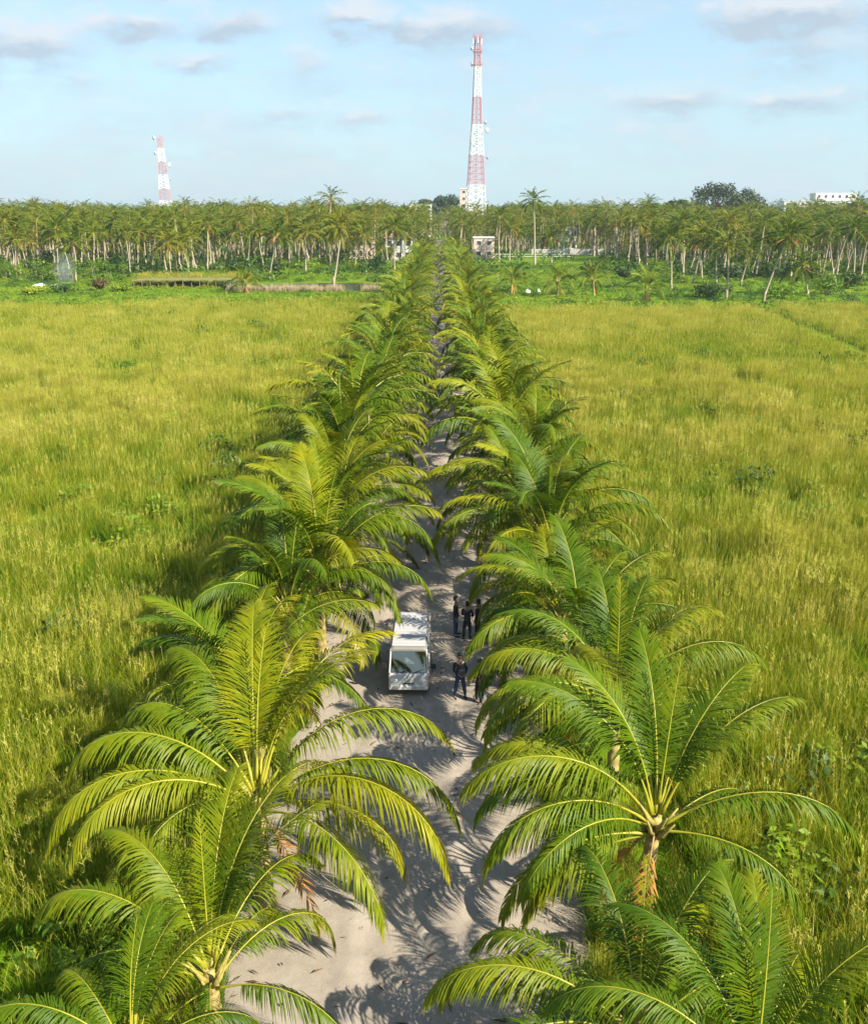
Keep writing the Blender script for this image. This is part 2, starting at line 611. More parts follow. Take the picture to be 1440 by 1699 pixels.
def blade(g, x, y, h, w, az, lean, curve, mi, segs=3, z0=0.0, wind=0.0):
    """one grass blade as a curved tapering ribbon"""
    dx, dy = math.cos(az), math.sin(az)
    sx, sy = -dy, dx
    tw = rng.uniform(0, PI)
    sx, sy = math.cos(tw), math.sin(tw)
    vs = []; us = []
    for i in range(segs + 1):
        t = i / segs
        off = lean * t * h + curve * t * t * h
        z = z0 + h * t * (1 - .35 * abs(curve) * t)
        ww = w * (1 - t) ** .6 * .5 if t < 1 else .001
        px, py = x + dx * off + wind * t * t, y + dy * off
        vs.append((px - sx * ww, py - sy * ww, z)); vs.append((px + sx * ww, py + sy * ww, z))
        us += [t, t]
    g.add(vs, [(2 * i, 2 * i + 1, 2 * i + 3, 2 * i + 2) for i in range(segs)], mi, us)


def plume(g, x, y, h, az, mi):
    """thin stalk with a feathery seed head"""
    dx, dy = math.cos(az) * .12, math.sin(az) * .12
    g.tube([(x, y, 0), (x + dx * .4, y + dy * .4, h * .6), (x + dx, y + dy, h)], [.006, .005, .003], 3, mi, False)
    for k in range(9):
        t = k / 8
        z = h * (.80 + .2 * t)
        a = rng.uniform(0, 2 * PI)
        l = .13 * (1.1 - t) + .03
        q = (x + dx * (.7 + .3 * t), y + dy * (.7 + .3 * t), z)
        w = .011
        e = (q[0] + math.cos(a) * l * .6, q[1] + math.sin(a) * l * .6, z + l * .6)
        g.add([(q[0] - w, q[1], q[2]), (q[0] + w, q[1], q[2]), (e[0] + w * .5, e[1], e[2]), (e[0] - w * .5, e[1], e[2])], [(0, 1, 2, 3)], mi, [.5, .5, .9, .9])


def reed_clump(n, rad, hlo, hhi, w, straw=.0, nplume=0, segs=3):
    g = Geo()
    for i in range(n):
        r = rad * math.sqrt(rng.random()); a = rng.uniform(0, 2 * PI)
        h = rng.uniform(hlo, hhi) * (1 - .25 * (r / rad) ** 2)
        st = rng.random() < straw
        blade(g, r * math.cos(a), r * math.sin(a), h, w * rng.uniform(.7, 1.3), rng.uniform(0, 2 * PI),
              rng.uniform(.02, .25), rng.uniform(.05, .55), 1 if st else 0, segs)
    for i in range(nplume):
        r = rad * math.sqrt(rng.random()); a = rng.uniform(0, 2 * PI)
        plume(g, r * math.cos(a), r * math.sin(a), rng.uniform(hhi * .95, hhi * 1.18), rng.uniform(0, 2 * PI), 1)
    return g.mesh('reed_clump', [M['reed'], M['straw']])


reed_src = [reed_clump(95, .62, 1.0, 1.7, .024, .08, 3), reed_clump(90, .65, 1.1, 1.8, .023, .20, 7),
            reed_clump(80, .65, 1.1, 1.8, .022, .38, 13), reed_clump(75, .65, 1.1, 1.75, .022, .60, 18)]
# wider, simpler clumps for the far half of the field
reed_far = [reed_clump(65, .9, 1.0, 1.6, .055, .10, 2, 2), reed_clump(65, .9, 1.0, 1.7, .05, .25, 4, 2),
            reed_clump(60, .9, 1.0, 1.7, .05, .45, 8, 2), reed_clump(55, .9, 1.0, 1.7, .05, .70, 12, 2)]


def field_far(x):
    """far edge of the reed fields"""
    if x < 0:
        return 179 + (x + 15) * .22 + 3 * math.sin(x * .23)
    return 161 + x * .06 + 2.5 * math.sin(x * .31)


PATH = [(55, 162), (54, 148), (52.5, 130), (51, 113), (54, 96)]


def on_path(x, y):
    for (ax, ay), (bx, by) in zip(PATH, PATH[1:]):
        if min(ay, by) <= y <= max(ay, by):
            cx = ax + (bx - ax) * (y - ay) / (by - ay)
            if abs(x - cx) < 1.5: return True
    return False


def fill_field(side):
    P, Rz, Sc, Ix = [], [], [], []
    for (y0, y1, dens, far) in ((3, 45, 2.7, 0), (45, 100, 1.7, 0), (100, 200, 1.0, 1)):
        wmax = y1 * .5 + 18
        n = int((y1 - y0) * wmax * dens)
        x = nprng.uniform(5.6, wmax, n) * side
        y = nprng.uniform(y0, y1, n)
        keep = np.abs(x) < y * .5 + 18
        x, y = x[keep], y[keep]
        f1 = fbm(x / 16, y / 16, 21 if side < 0 else 41, 3)
        f2 = fbm(x / 4.5, y / 4.5, 61, 2)
        # straw belts seen in the photograph: far strip and the middle of the left field
        if side < 0:
            belt = .24 * np.exp(-((y - 92) / 26) ** 2) + .10 * np.exp(-((y - 150) / 30) ** 2) - .22 * np.exp(-((x + 16) / 9) ** 2) - .12 * (y < 34)
        else:
            belt = .22 * np.exp(-((y - 150) / 24) ** 2) - .10 * np.exp(-((y - 105) / 18) ** 2) + .06 * (y < 70) * (x > 14) - .12 * (y < 30) * (x < 13)
        v = f1 * .75 + f2 * .75 + belt - (.26 if side < 0 else .28)
        v = v + nprng.normal(0, .07, len(v))
        hh = .72 + .52 * fbm(x / 3.2, y / 3.2, 81, 2)
        edge = np.clip((np.abs(x) - 5.2) / 2.2, .35, 1)
        for i in range(len(x)):
            if y[i] > field_far(x[i]): continue
            if side > 0 and on_path(x[i], y[i]): continue
            if abs(x[i]) < 6.6 and rng.random() < .2: continue
            if f2[i] < .30 and rng.random() < .72: continue         # gaps between stands
            k = 0 if v[i] < .47 else 1 if v[i] < .59 else 2 if v[i] < .74 else 3
            P.append((x[i], y[i], 0)); Rz.append(rng.uniform(0, 2 * PI))
            Sc.append(hh[i] * edge[i] * rng.uniform(.85, 1.15)); Ix.append(k + 4 * far)
    return P, Rz, Sc, Ix


for side, nm in ((-1, 'left'), (1, 'right')):
    scatter('reeds', *fill_field(side), reed_src + reed_far, 'tall yellow green reed grass filling the %s field' % nm)


# low creeper strip and meadow beyond the fields, and weeds under the palms
def cover_clump(n, rad, h, size, mi):
    g = Geo()
    for i in range(n):
        r = rad * math.sqrt(rng.random()); a = rng.uniform(0, 2 * PI)
        c = Vector((r * math.cos(a), r * math.sin(a), h * rng.uniform(.15, 1) * (1 - .5 * (r / rad) ** 2)))
        u = Vector((rng.gauss(0, 1), rng.gauss(0, 1), rng.gauss(0, .6))).normalized()
        w = u.cross(Vector((rng.gauss(0, .5), rng.gauss(0, .5), 1))).normalized()
        s = size * rng.uniform(.6, 1.3)
        g.add([c - u * s, c + w * s * .5, c + u * s, c - w * s * .5], [(0, 1, 2, 3)], mi, [.3, .5, .8, .5])
    return g.mesh('cover_clump', [M['cover'], M['lime'], M['shrub']])


cov_src = [cover_clump(70, .9, .55, .14, 0), cover_clump(70, .9, .8, .16, 0), cover_clump(60, .9, .5, .15, 1), cover_clump(70, 1.0, 1.0, .16, 2)]
P, Rz, Sc, Ix = [], [], [], []
while len(P) < 7600:
    y = rng.uniform(145, 300); x = rng.uniform(-150, 150)
    if abs(x) < 5.5 or y < field_far(x) - 4: continue
    if -46 < x < -10 and 205 < y < 231: continue
    if abs(x) > y * .5 + 12: continue
    d = y - field_far(x)
    if d > 16 and rng.random() < .35: continue
    n = float(fbm(np.array([x / 14]), np.array([y / 14]), 5, 2)[0])
    P.append((x, y, 0)); Rz.append(rng.uniform(0, 6.3)); Sc.append(rng.uniform(.7, 1.5) * (1.15 if d < 16 else .8))
    Ix.append((0 if rng.random() < .5 else 2) if d < 16 else (2 if n > .5 else 0 if rng.random() < .7 else 3))
scatter('ground_cover', P, Rz, Sc, Ix, cov_src, 'bright green creepers and weeds covering the strip beyond the fields')

P, Rz, Sc, Ix = [], [], [], []
while len(P) < 420:
    y = 10 + 150 * rng.random(); x = rng.uniform(-1, 1) * (y * .5 + 14)
    if abs(x) < 7 or y > field_far(x) - 2: continue
    if float(fbm(np.array([x / 9]), np.array([y / 9]), 33, 2)[0]) < .5: continue
    P.append((x, y, .5)); Rz.append(rng.uniform(0, 6.3)); Sc.append(rng.uniform(.7, 1.3)); Ix.append(rng.choice((0, 1, 2, 2, 3)))
scatter('field_weeds', P, Rz, Sc, Ix, cov_src, 'leafy weeds growing up among the reeds')

P, Rz, Sc, Ix = [], [], [], []
for i in range(3000):
    y = 6 + 180 * rng.random() ** 1.4
    s = rng.choice((-1, 1))
    a, b = road_edges(y)
    lo = b + .1 if s > 0 else -a + .1
    x = s * (lo + abs(rng.gauss(0, .9)))
    if abs(x) > 7.2: continue
    P.append((x, y, 0)); Rz.append(rng.uniform(0, 6.3)); Sc.append(rng.uniform(.3, .75)); Ix.append(rng.choice((0, 0, 1, 2)))
scatter('verge_grass', P, Rz, Sc, Ix, reed_src[:3], 'short grass growing along the verges under the palms')

# ------------------------------------------------------------------ palm fronds
def frond_geo(L, elev, bend, lw, n, segs, seed, width=.042, droop=1.0, gap=.0, rachis_r=.034, vee=28, nseg=18, leaf_from=.20):
    """returns (leaflets, midrib); the frond leaves the origin along +X, rising by elev degrees"""
    r = random.Random(seed)
    gl, gr = Geo(), Geo()
    sway = r.uniform(-.12, .12)
    P = [Vector((0, 0, 0))]; T = []
    for i in range(nseg):
        s = (i + .5) / nseg
        e = R(elev - bend * s ** 1.5)
        a = sway * s
        t = Vector((math.cos(e) * math.cos(a), math.cos(e) * math.sin(a), math.sin(e)))
        T.append(t); P.append(P[-1] + t * (L / nseg))
    T.append(T[-1])
    rad = [rachis_r * (1 - .85 * (i / nseg) ** .8) * (1 + .9 * max(0, 1 - (i / nseg) / .16)) for i in range(nseg + 1)]
    gr.tube(P, rad, 5, 0)

    def at(s):
        x = min(s * nseg, nseg - 1e-4); i = int(x); f = x - i
        return P[i].lerp(P[i + 1], f), T[i].lerp(T[i + 1], f).normalized()
    side0 = Vector((-math.sin(sway * .5), math.cos(sway * .5), 0))
    roll = r.uniform(-.35, .35)
    for sd in (-1, 1):
        k = 0
        for i in range(n):
            s = leaf_from + (1 - leaf_from) * (i + r.uniform(.2, .8)) / n
            if r.random() < gap: continue
            p, t = at(s)
            S = (side0 - t * side0.dot(t)).normalized()
            Nn = t.cross(S)
            if Nn.z < 0 and abs(elev) < 60: Nn = -Nn
            S2 = S * math.cos(roll) + Nn * math.sin(roll)
            N2 = Nn * math.cos(roll) - S * math.sin(roll)
            q = (s - leaf_from) / (1 - leaf_from)
            ln = lw * (min(1, .45 + q * 2.2) if q < .25 else 1.0 - .62 * ((q - .25) / .75) ** 1.8) * r.uniform(.78, 1.1)
            ang = R(68 - 40 * q + r.uniform(-9, 9))
            ve = R(vee * (1 - .5 * q) + r.uniform(-7, 7))
            d = (S2 * sd * math.sin(ang) * math.cos(ve) + t * math.cos(ang) + N2 * math.sin(ve) * math.sin(ang)).normalized()
            dr = droop * r.uniform(.75, 1.3)
            brk = r.random() < .10
            pts = [p.copy()]; dirs = []
            for m in range(segs):
                u = (m + .5) / segs
                dd = (d + Vector((0, 0, -1)) * dr * (u ** 1.2) * (2.2 if brk else 1)).normalized()
                dirs.append(dd); pts.append(pts[-1] + dd * (ln / segs))
            dirs.append(dirs[-1])
            vs = []; us = []
            for m in range(segs + 1):
                u = m / segs
                w = width * (.55 + .45 * min(1, u * 5)) * (1 if u < .45 else max(.06, 1 - ((u - .45) / .55) ** 1.6)) * .5
                wv = t - dirs[m] * t.dot(dirs[m])
                wv = wv.normalized() if wv.length > 1e-3 else S
                wv = (wv + N2 * .35 * sd).normalized()
                vs.append(pts[m] - wv * w); vs.append(pts[m] + wv * w)
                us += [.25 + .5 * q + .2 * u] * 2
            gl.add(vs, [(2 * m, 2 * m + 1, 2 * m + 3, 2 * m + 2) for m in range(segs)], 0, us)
    return gl, gr


# class: elevation, bend, length
CLS = {'spear': (84, 16, 3.6), 'up': (75, 62, 4.7), 'high': (66, 98, 5.2), 'mid': (56, 122, 5.4), 'low': (42, 128, 5.3), 'drop': (20, 104, 4.8), 'hang': (-8, 74, 4.1)}
OFF = {'spear': .35, 'up': .25, 'high': .12, 'mid': 0, 'low': -.15, 'drop': -.3, 'hang': -.4}
near_lib, mid_lib = {}, {}
DROOP = {'spear': .12, 'up': .55, 'high': 1.2, 'mid': 2.1, 'low': 2.5, 'drop': 2.6, 'hang': 2.6}
VEE = {'spear': 25, 'up': 25, 'high': 24, 'mid': 20, 'low': 16, 'drop': 10, 'hang': 5}
for ci, (k, (e, b, L)) in enumerate(CLS.items()):
    near_lib[k] = []; mid_lib[k] = []
    for v in range(3):
        sd = ci * 10 + v
        rr = random.Random(sd)
        ee, bb = e + rr.uniform(-5, 5), b + rr.uniform(-10, 10)
        nl = 30 if k == 'spear' else 116
        gl, gr = frond_geo(L, ee, bb, .5 if k == 'spear' else 1.10, nl, 5, sd, .036, DROOP[k], .05, vee=VEE[k])
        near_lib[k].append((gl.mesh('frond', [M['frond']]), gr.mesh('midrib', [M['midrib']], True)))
        gl, gr = frond_geo(L, ee, bb, .5 if k == 'spear' else 1.10, 12 if k == 'spear' else 44, 3, sd, .074, DROOP[k], .06, nseg=9, rachis_r=.045, vee=VEE[k])
        o = len(gl.v)
        gl.add(gr.v, gr.f, 1, gr.c)
        mid_lib[k].append(gl.mesh('frond', [M['frond'], M['midrib']]))
dead_lib = []
for v in range(3):
    gl, gr = frond_geo(3.6, -38 - 8 * v, 38, .7, 40, 3, 300 + v, .06, 1.6, .25)
    gl.add(gr.v, gr.f, 1, gr.c)
    dead_lib.append(gl.mesh('dead_frond', [M['frond_dead'], M['midrib_dead']]))
yel_lib = []
for v in range(2):
    gl, gr = frond_geo(4.4, 5 - 12 * v, 62, .9, 60, 3, 320 + v, .055, 1.3, .08)
    gl.add(gr.v, gr.f, 1, gr.c)
    yel_lib.append(gl.mesh('yellow_frond', [M['frond_yellow'], M['midrib']]))

# young trunks and the fibrous leaf bases round the crown
trunk_lib = []
for v in range(4):
    r = random.Random(70 + v); g = Geo()
    bx, by = r.uniform(-.12, .12), r.uniform(-.12, .12)
    pts, rad = [], []
    for i in range(15):
        t = i / 14
        pts.append((bx * math.sin(t * 2.2), by * math.sin(t * 2.0), -.05 + 1.05 * t))
        rad.append((.24 - .09 * t + (.10 * (1 - t / .12) if t < .12 else 0)) * (1.05 if i % 2 else .97))
    g.tube(pts, rad, 10, 0)
    trunk_lib.append(g.mesh('trunk', [M['trunk_young']], True))
boot_lib = []
for v in range(3):
    r = random.Random(90 + v); g = Geo()
    for i in range(9):
        a = i * 2.4; z = -.40 + .055 * i
        c, s_ = math.cos(a), math.sin(a)
        pts = [(c * .10, s_ * .10, z), (c * .24, s_ * .24, z + .16), (c * .36, s_ * .36, z + .40), (c * .50, s_ * .50, z + .62)]
        g.tube(pts, [.085, .07, .045, .02], 5, 0)
    boot_lib.append(g.mesh('leaf_base', [M['boot']], True))

GROUPS = {-1: 'palms lining the left side of the sand track', 1: 'palms lining the right side of the sand track'}


def row_palm(loc, h, fronds, near, label, group, seed, scale=1.0, dead=2, yellow=0, boots=True, bright=False):
    """fronds: list of (class, azimuth deg, length factor)"""
    r = random.Random(seed)
    t = thing('coconut_palm', label, 'palm tree', loc, 0, group)
    t.rotation_euler = (R(r.gauss(0, 4)), R(r.gauss(0, 5)), 0)
    link('trunk', r.choice(trunk_lib), t, (0, 0, 0), (0, 0, r.uniform(0, 6)), (scale, scale, h))
    if boots:
        link('leaf_base', r.choice(boot_lib), t, (0, 0, h - .1), (0, 0, r.uniform(0, 6)), scale)
    for (k, az, lf) in fronds:
        loc2 = (.12 * math.cos(R(az)), .12 * math.sin(R(az)), h + OFF[k] + r.uniform(-.12, .12))
        rot = (0, 0, R(az))
        if near:
            lm, rm = r.choice(near_lib[k])
            f = link('frond', lm, t, loc2, rot, lf * scale)
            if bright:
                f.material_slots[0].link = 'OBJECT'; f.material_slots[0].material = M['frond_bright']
            link('midrib', rm, f)
        else:
            link('frond', r.choice(mid_lib[k]), t, loc2, rot, lf * scale)
    for i in range(dead):
        az = r.uniform(0, 2 * PI)
        tag(link('dead_frond', r.choice(dead_lib), t, (0, 0, h - .25), (0, 0, az), r.uniform(.7, 1.0) * scale), 'dried orange brown frond')
    for i in range(yellow):
        tag(link('yellow_frond', r.choice(yel_lib), t, (0, 0, h), (0, 0, r.uniform(0, 2 * PI)), r.uniform(.8, 1.0) * scale), 'yellowing frond')
    return t


def auto_fronds(r, n=19):
    out = []
    a = r.uniform(0, 360)
    seq = ['spear', 'up', 'up', 'up', 'up', 'up', 'high', 'high', 'high', 'high', 'high', 'mid', 'mid', 'mid', 'mid', 'mid', 'low', 'low', 'low', 'low', 'drop', 'drop', 'drop', 'hang']
    for i in range(n):
        k = seq[int(i * len(seq) / n)]
        a += 137.5 + r.uniform(-14, 14)
        out.append((k, a, r.uniform(.82, 1.08)))
    return out


ORD = ['zeroth', 'first', 'second', 'third', 'fourth', 'fifth', 'sixth', 'seventh', 'eighth', 'ninth', 'tenth', 'eleventh', 'twelfth', 'thirteenth', 'fourteenth',
       'fifteenth', 'sixteenth', 'seventeenth', 'eighteenth', 'nineteenth', 'twentieth']
TENS = {2: 'twenty', 3: 'thirty', 4: 'forty', 5: 'fifty', 6: 'sixty', 7: 'seventy', 8: 'eighty', 9: 'ninety'}
TENTH = {3: 'thirtieth', 4: 'fortieth', 5: 'fiftieth', 6: 'sixtieth', 7: 'seventieth', 8: 'eightieth', 9: 'ninetieth'}


def ordinal(n):
    if n <= 20: return ORD[n]
    return TENTH[n // 10] if n % 10 == 0 else TENS[n // 10] + '-' + ORD[n % 10]


# near palms, frond by frond (0 deg = towards the right field, 90 = away down the track)
L3 = [('up', 96, 1.05), ('spear', 80, 1.0), ('high', 128, 1.0), ('mid', 150, 1.0), ('mid', 176, 1.05), ('low', 190, 1.08), ('low', 205, .95), ('high', 42, 1.12),
      ('mid', 12, 1.05), ('low', -2, 1.1), ('low', -22, 1.12), ('drop', -40, 1.0), ('drop', -8, .9), ('low', 232, .85), ('drop', 215, .9), ('high', 70, 1.0), ('drop', 165, .9),
      ('drop', 60, .9), ('hang', 110, 1), ('low', 130, 1.0)]
L2 = [('up', 85, .95), ('mid', 168, 1.0), ('high', 140, .9), ('up', 55, .95), ('mid', 62, .9), ('low', 40, .8), ('spear', 100, .9), ('low', 215, .8), ('drop', -20, .8),
      ('low', 185, .85), ('drop', 140, .8), ('drop', 70, .8), ('low', -75, .7), ('drop', 245, .7)]
L1 = [('up', 85, .85), ('mid', 178, 1.0), ('high', 45, .9), ('low', 200, .9), ('mid', 140, .9), ('low', 20, .85), ('low', -40, .85), ('mid', 250, .8), ('drop', 100, .8), ('spear', 80, .9), ('high', 70, .8)]
R2 = [('up', 95, 1.0), ('spear', 75, 1.0), ('up', 140, .95), ('up', 40, .95), ('high', 152, 1.0), ('mid', 165, 1.0), ('mid', 182, 1.05), ('low', 195, 1.05), ('low', 172, 1.0), ('low', 212, .9),
      ('drop', 200, 1.0), ('drop', 182, .95), ('high', 20, .95), ('low', -5, 1.1), ('mid', 62, .9), ('drop', -25, .9), ('drop', 30, .85), ('hang', 190, 1.0), ('hang', 155, 1.0), ('high', 110, 1.0)]
R1 = [('high', 100, .85), ('mid', 175, .95), ('low', 160, .95), ('mid', 150, .85), ('low', 200, .95), ('drop', 178, 1.0), ('spear', 80, .9), ('mid', 60, .85), ('low', 20, .9),
      ('drop', 215, .9), ('up', 40, .8), ('low', -20, .8), ('low', 240, .75), ('hang', 185, 1.0)]
R0 = [('up', 100, .9), ('mid', 165, .95), ('high', 130, .95), ('mid', 60, .9), ('low', 20, .9), ('spear', 85, 1.0), ('low', 185, .9), ('mid', -20, .8), ('low', 250, .75), ('drop', 210, .8)]
R3 = [('up', 95, 1.0), ('up', 60, .9), ('high', 150, 1.0), ('mid', 172, 1.0), ('mid', 150, 1.0), ('low', 185, 1.0), ('low', 200, 1.0), ('mid', 8, 1.12), ('high', 25, 1.0), ('low', -12, .9),
      ('low', 215, .95), ('drop', 175, 1.0), ('drop', 35, 1.0), ('high', 110, .95), ('spear', 80, 1), ('low', 60, .9), ('drop', 240, .9), ('hang', 160, 1)]
hand = {(-1, 0): ((-5.5, 13.2), 2.2, L1, 'broad leaved young palm cut off by the bottom left corner', 0, 0),
        (-1, 1): ((-4.75, 15.8), 1.7, L2, 'short young palm standing below the big yellow green palm on the left', 1, 0),
        (-1, 2): ((-4.4, 20.0), 3.0, L3, 'big yellow green palm with wide arching fronds and an orange dry frond on the left', 3, 0),
        (1, 0): ((5.35, 12.6), 2.3, R0, 'dark green palm cut off by the bottom edge in the right corner', 0, 0),
        (1, 1): ((3.9, 14.3), 1.8, R1, 'low palm at the bottom edge whose fronds reach out over the track', 2, 1),
        (1, 2): ((5.0, 19.2), 3.3, R2, 'tall palm with a bare yellowish stem, right of the track, nearest the long frond palm', 2, 0),
        (1, 3): ((5.15, 24.4), 3.2, R3, 'palm with one long frond arching far out over the right field', 2, 0)}
for fr_ in (L1, L2, L3, R0, R3):
    rr_ = random.Random(len(fr_))
    for q_ in range(2):
        fr_.append((rr_.choice(('up', 'up', 'spear', 'high')), 20 + 65 * q_ + rr_.uniform(-20, 20), rr_.uniform(.75, 1.0)))
n_row = {-1: 0, 1: 0}
HSC = {(-1, 0): .66, (-1, 1): .92, (1, 0): .85, (1, 1): .95, (1, 2): .97, (1, 3): .93}
for side in (-1, 1):
    i = 0
    y = 13.0
    r = random.Random(500 + side)
    last = 0
    while y < 372:
        key = (side, i)
        if key in hand:
            (x, y), h, fr, lab, dead, yel = hand[key]
            row_palm((x, y, 0), h, fr, True, lab, GROUPS[side], 40 + i + side * 7, HSC.get(key, 1.05), dead, yel, bright=key in ((-1, 2),))
        else:
            x = side * ((5.2 if 23 < y < 34 and side < 0 else 4.9 if y < 34 else 4.75 if side < 0 and y < 60 else 5.0 if side < 0 else 5.3 if y < 40 else 4.5) + r.uniform(-.6, .6))
            sidew = 'left' if side < 0 else 'right'
            near = y < 52
            h = r.uniform(2.0, 3.9)
            row_palm((x, y, 0), h, auto_fronds(r, r.randint(17, 24) if y < 120 else r.randint(14, 19)), near,
                     'young coconut palm with arching fronds, %s from the near end of the %s row' % (ordinal(i + 1), sidew),
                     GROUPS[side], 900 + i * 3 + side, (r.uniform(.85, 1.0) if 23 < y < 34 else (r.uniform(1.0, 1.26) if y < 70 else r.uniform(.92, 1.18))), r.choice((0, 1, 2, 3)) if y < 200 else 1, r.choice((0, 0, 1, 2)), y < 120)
        i += 1
        y += r.uniform(4.9, 5.8) if y < 30 else r.uniform(3.7, 4.7) if y < 140 else r.uniform(4.8, 5.8)
    n_row[side] = i

# ------------------------------------------------------------------ grove palms
def crown_geo(seed, nfr, L, leaf_n, dead=True):
    r = random.Random(seed)
    g = Geo()
    a = r.uniform(0, 360)
    for i in range(nfr):
        q = i / nfr
        a += 137.5 + r.uniform(-15, 15)
        e = 84 - 118 * q + r.uniform(-8, 8)
        gl, gr = frond_geo(L * r.uniform(.8, 1.1), e, 54 + 22 * (1 - q), 1.0, leaf_n, 2, seed * 50 + i, .20, 1.3, .04, nseg=6, rachis_r=.06, leaf_from=.2)
        ca, sa = math.cos(R(a)), math.sin(R(a))
        for src, mi in ((gl, 0), (gr, 1)):
            g.add([(p[0] * ca - p[1] * sa, p[0] * sa + p[1] * ca, p[2]) for p in src.v], src.f, mi, src.c)
    return g


def dead_geo(seed, n, L):
    r = random.Random(seed); g = Geo()
    for i in range(n):
        a = r.uniform(0, 360)
        gl, gr = frond_geo(L * r.uniform(.6, 1.0), -18 + r.uniform(-34, 22), 48, .5, 9, 1, seed * 90 + i, .16, 1.0, .1, nseg=4, rachis_r=.06, leaf_from=.25)
        ca, sa = math.cos(R(a)), math.sin(R(a))
        for src, mi in ((gl, 0), (gr, 1)):
            g.add([(p[0] * ca - p[1] * sa, p[0] * sa + p[1] * ca, p[2] - .3) for p in src.v], src.f, mi, src.c)
    return g


crown_lib = [crown_geo(11 + v, 26, 4.7, 17).mesh('crown', [M['frond_far'], M['midrib']]) for v in range(6)]
skirt_lib = [dead_geo(31 + v, 6 + 5 * v, 3.7).mesh('dead_fronds', [M['frond_dead'], M['midrib_dead']]) for v in range(3)]


def slim_trunk(seed, lean=0.0):
    r = random.Random(seed); g = Geo()
    pts, rad = [], []
    b = r.uniform(-.25, .25)
    for i in range(11):
        t = i / 10
        pts.append((b * math.sin(PI * t), 0.15 * math.sin(PI * 1.5 * t), t))
        rad.append(.17 - .05 * t + (.12 * (1 - t / .1) if t < .1 else 0))
    g.tube(pts, rad, 7, 0)
    return g


slim_lib = [slim_trunk(s).mesh('trunk', [M['trunk']], True) for s in range(5)]


def lean_trunk(h, lx, ly, seed):
    g = slim_trunk(seed)
    k = 1 + .06 * max(0, h - 8)
    g.v = [(p[0] * k + lx * max(0, p[2]) ** 1.3, p[1] * k + ly * max(0, p[2]) ** 1.3, p[2] * h) for p in g.v]
    return g.mesh('trunk', [M['trunk']], True)


def grove_palm(x, y, lean_x, h, label, group, seed, skirt=None, cscale=1.0, lean_y=0.0):
    r = random.Random(seed)
    t = thing('coconut_palm', label, 'palm tree', (x, y, 0), 0, group)
    link('trunk', lean_trunk(h, lean_x, lean_y, seed), t)
    link('crown', r.choice(crown_lib), t, (lean_x, lean_y, h), (0, 0, r.uniform(0, 6.3)), cscale * r.uniform(.9, 1.1))
    if skirt:
        link('dead_fronds', skirt_lib[skirt - 1], t, (lean_x, lean_y, h), (0, 0, r.uniform(0, 6.3)), cscale * r.uniform(.85, 1.1))
    return t


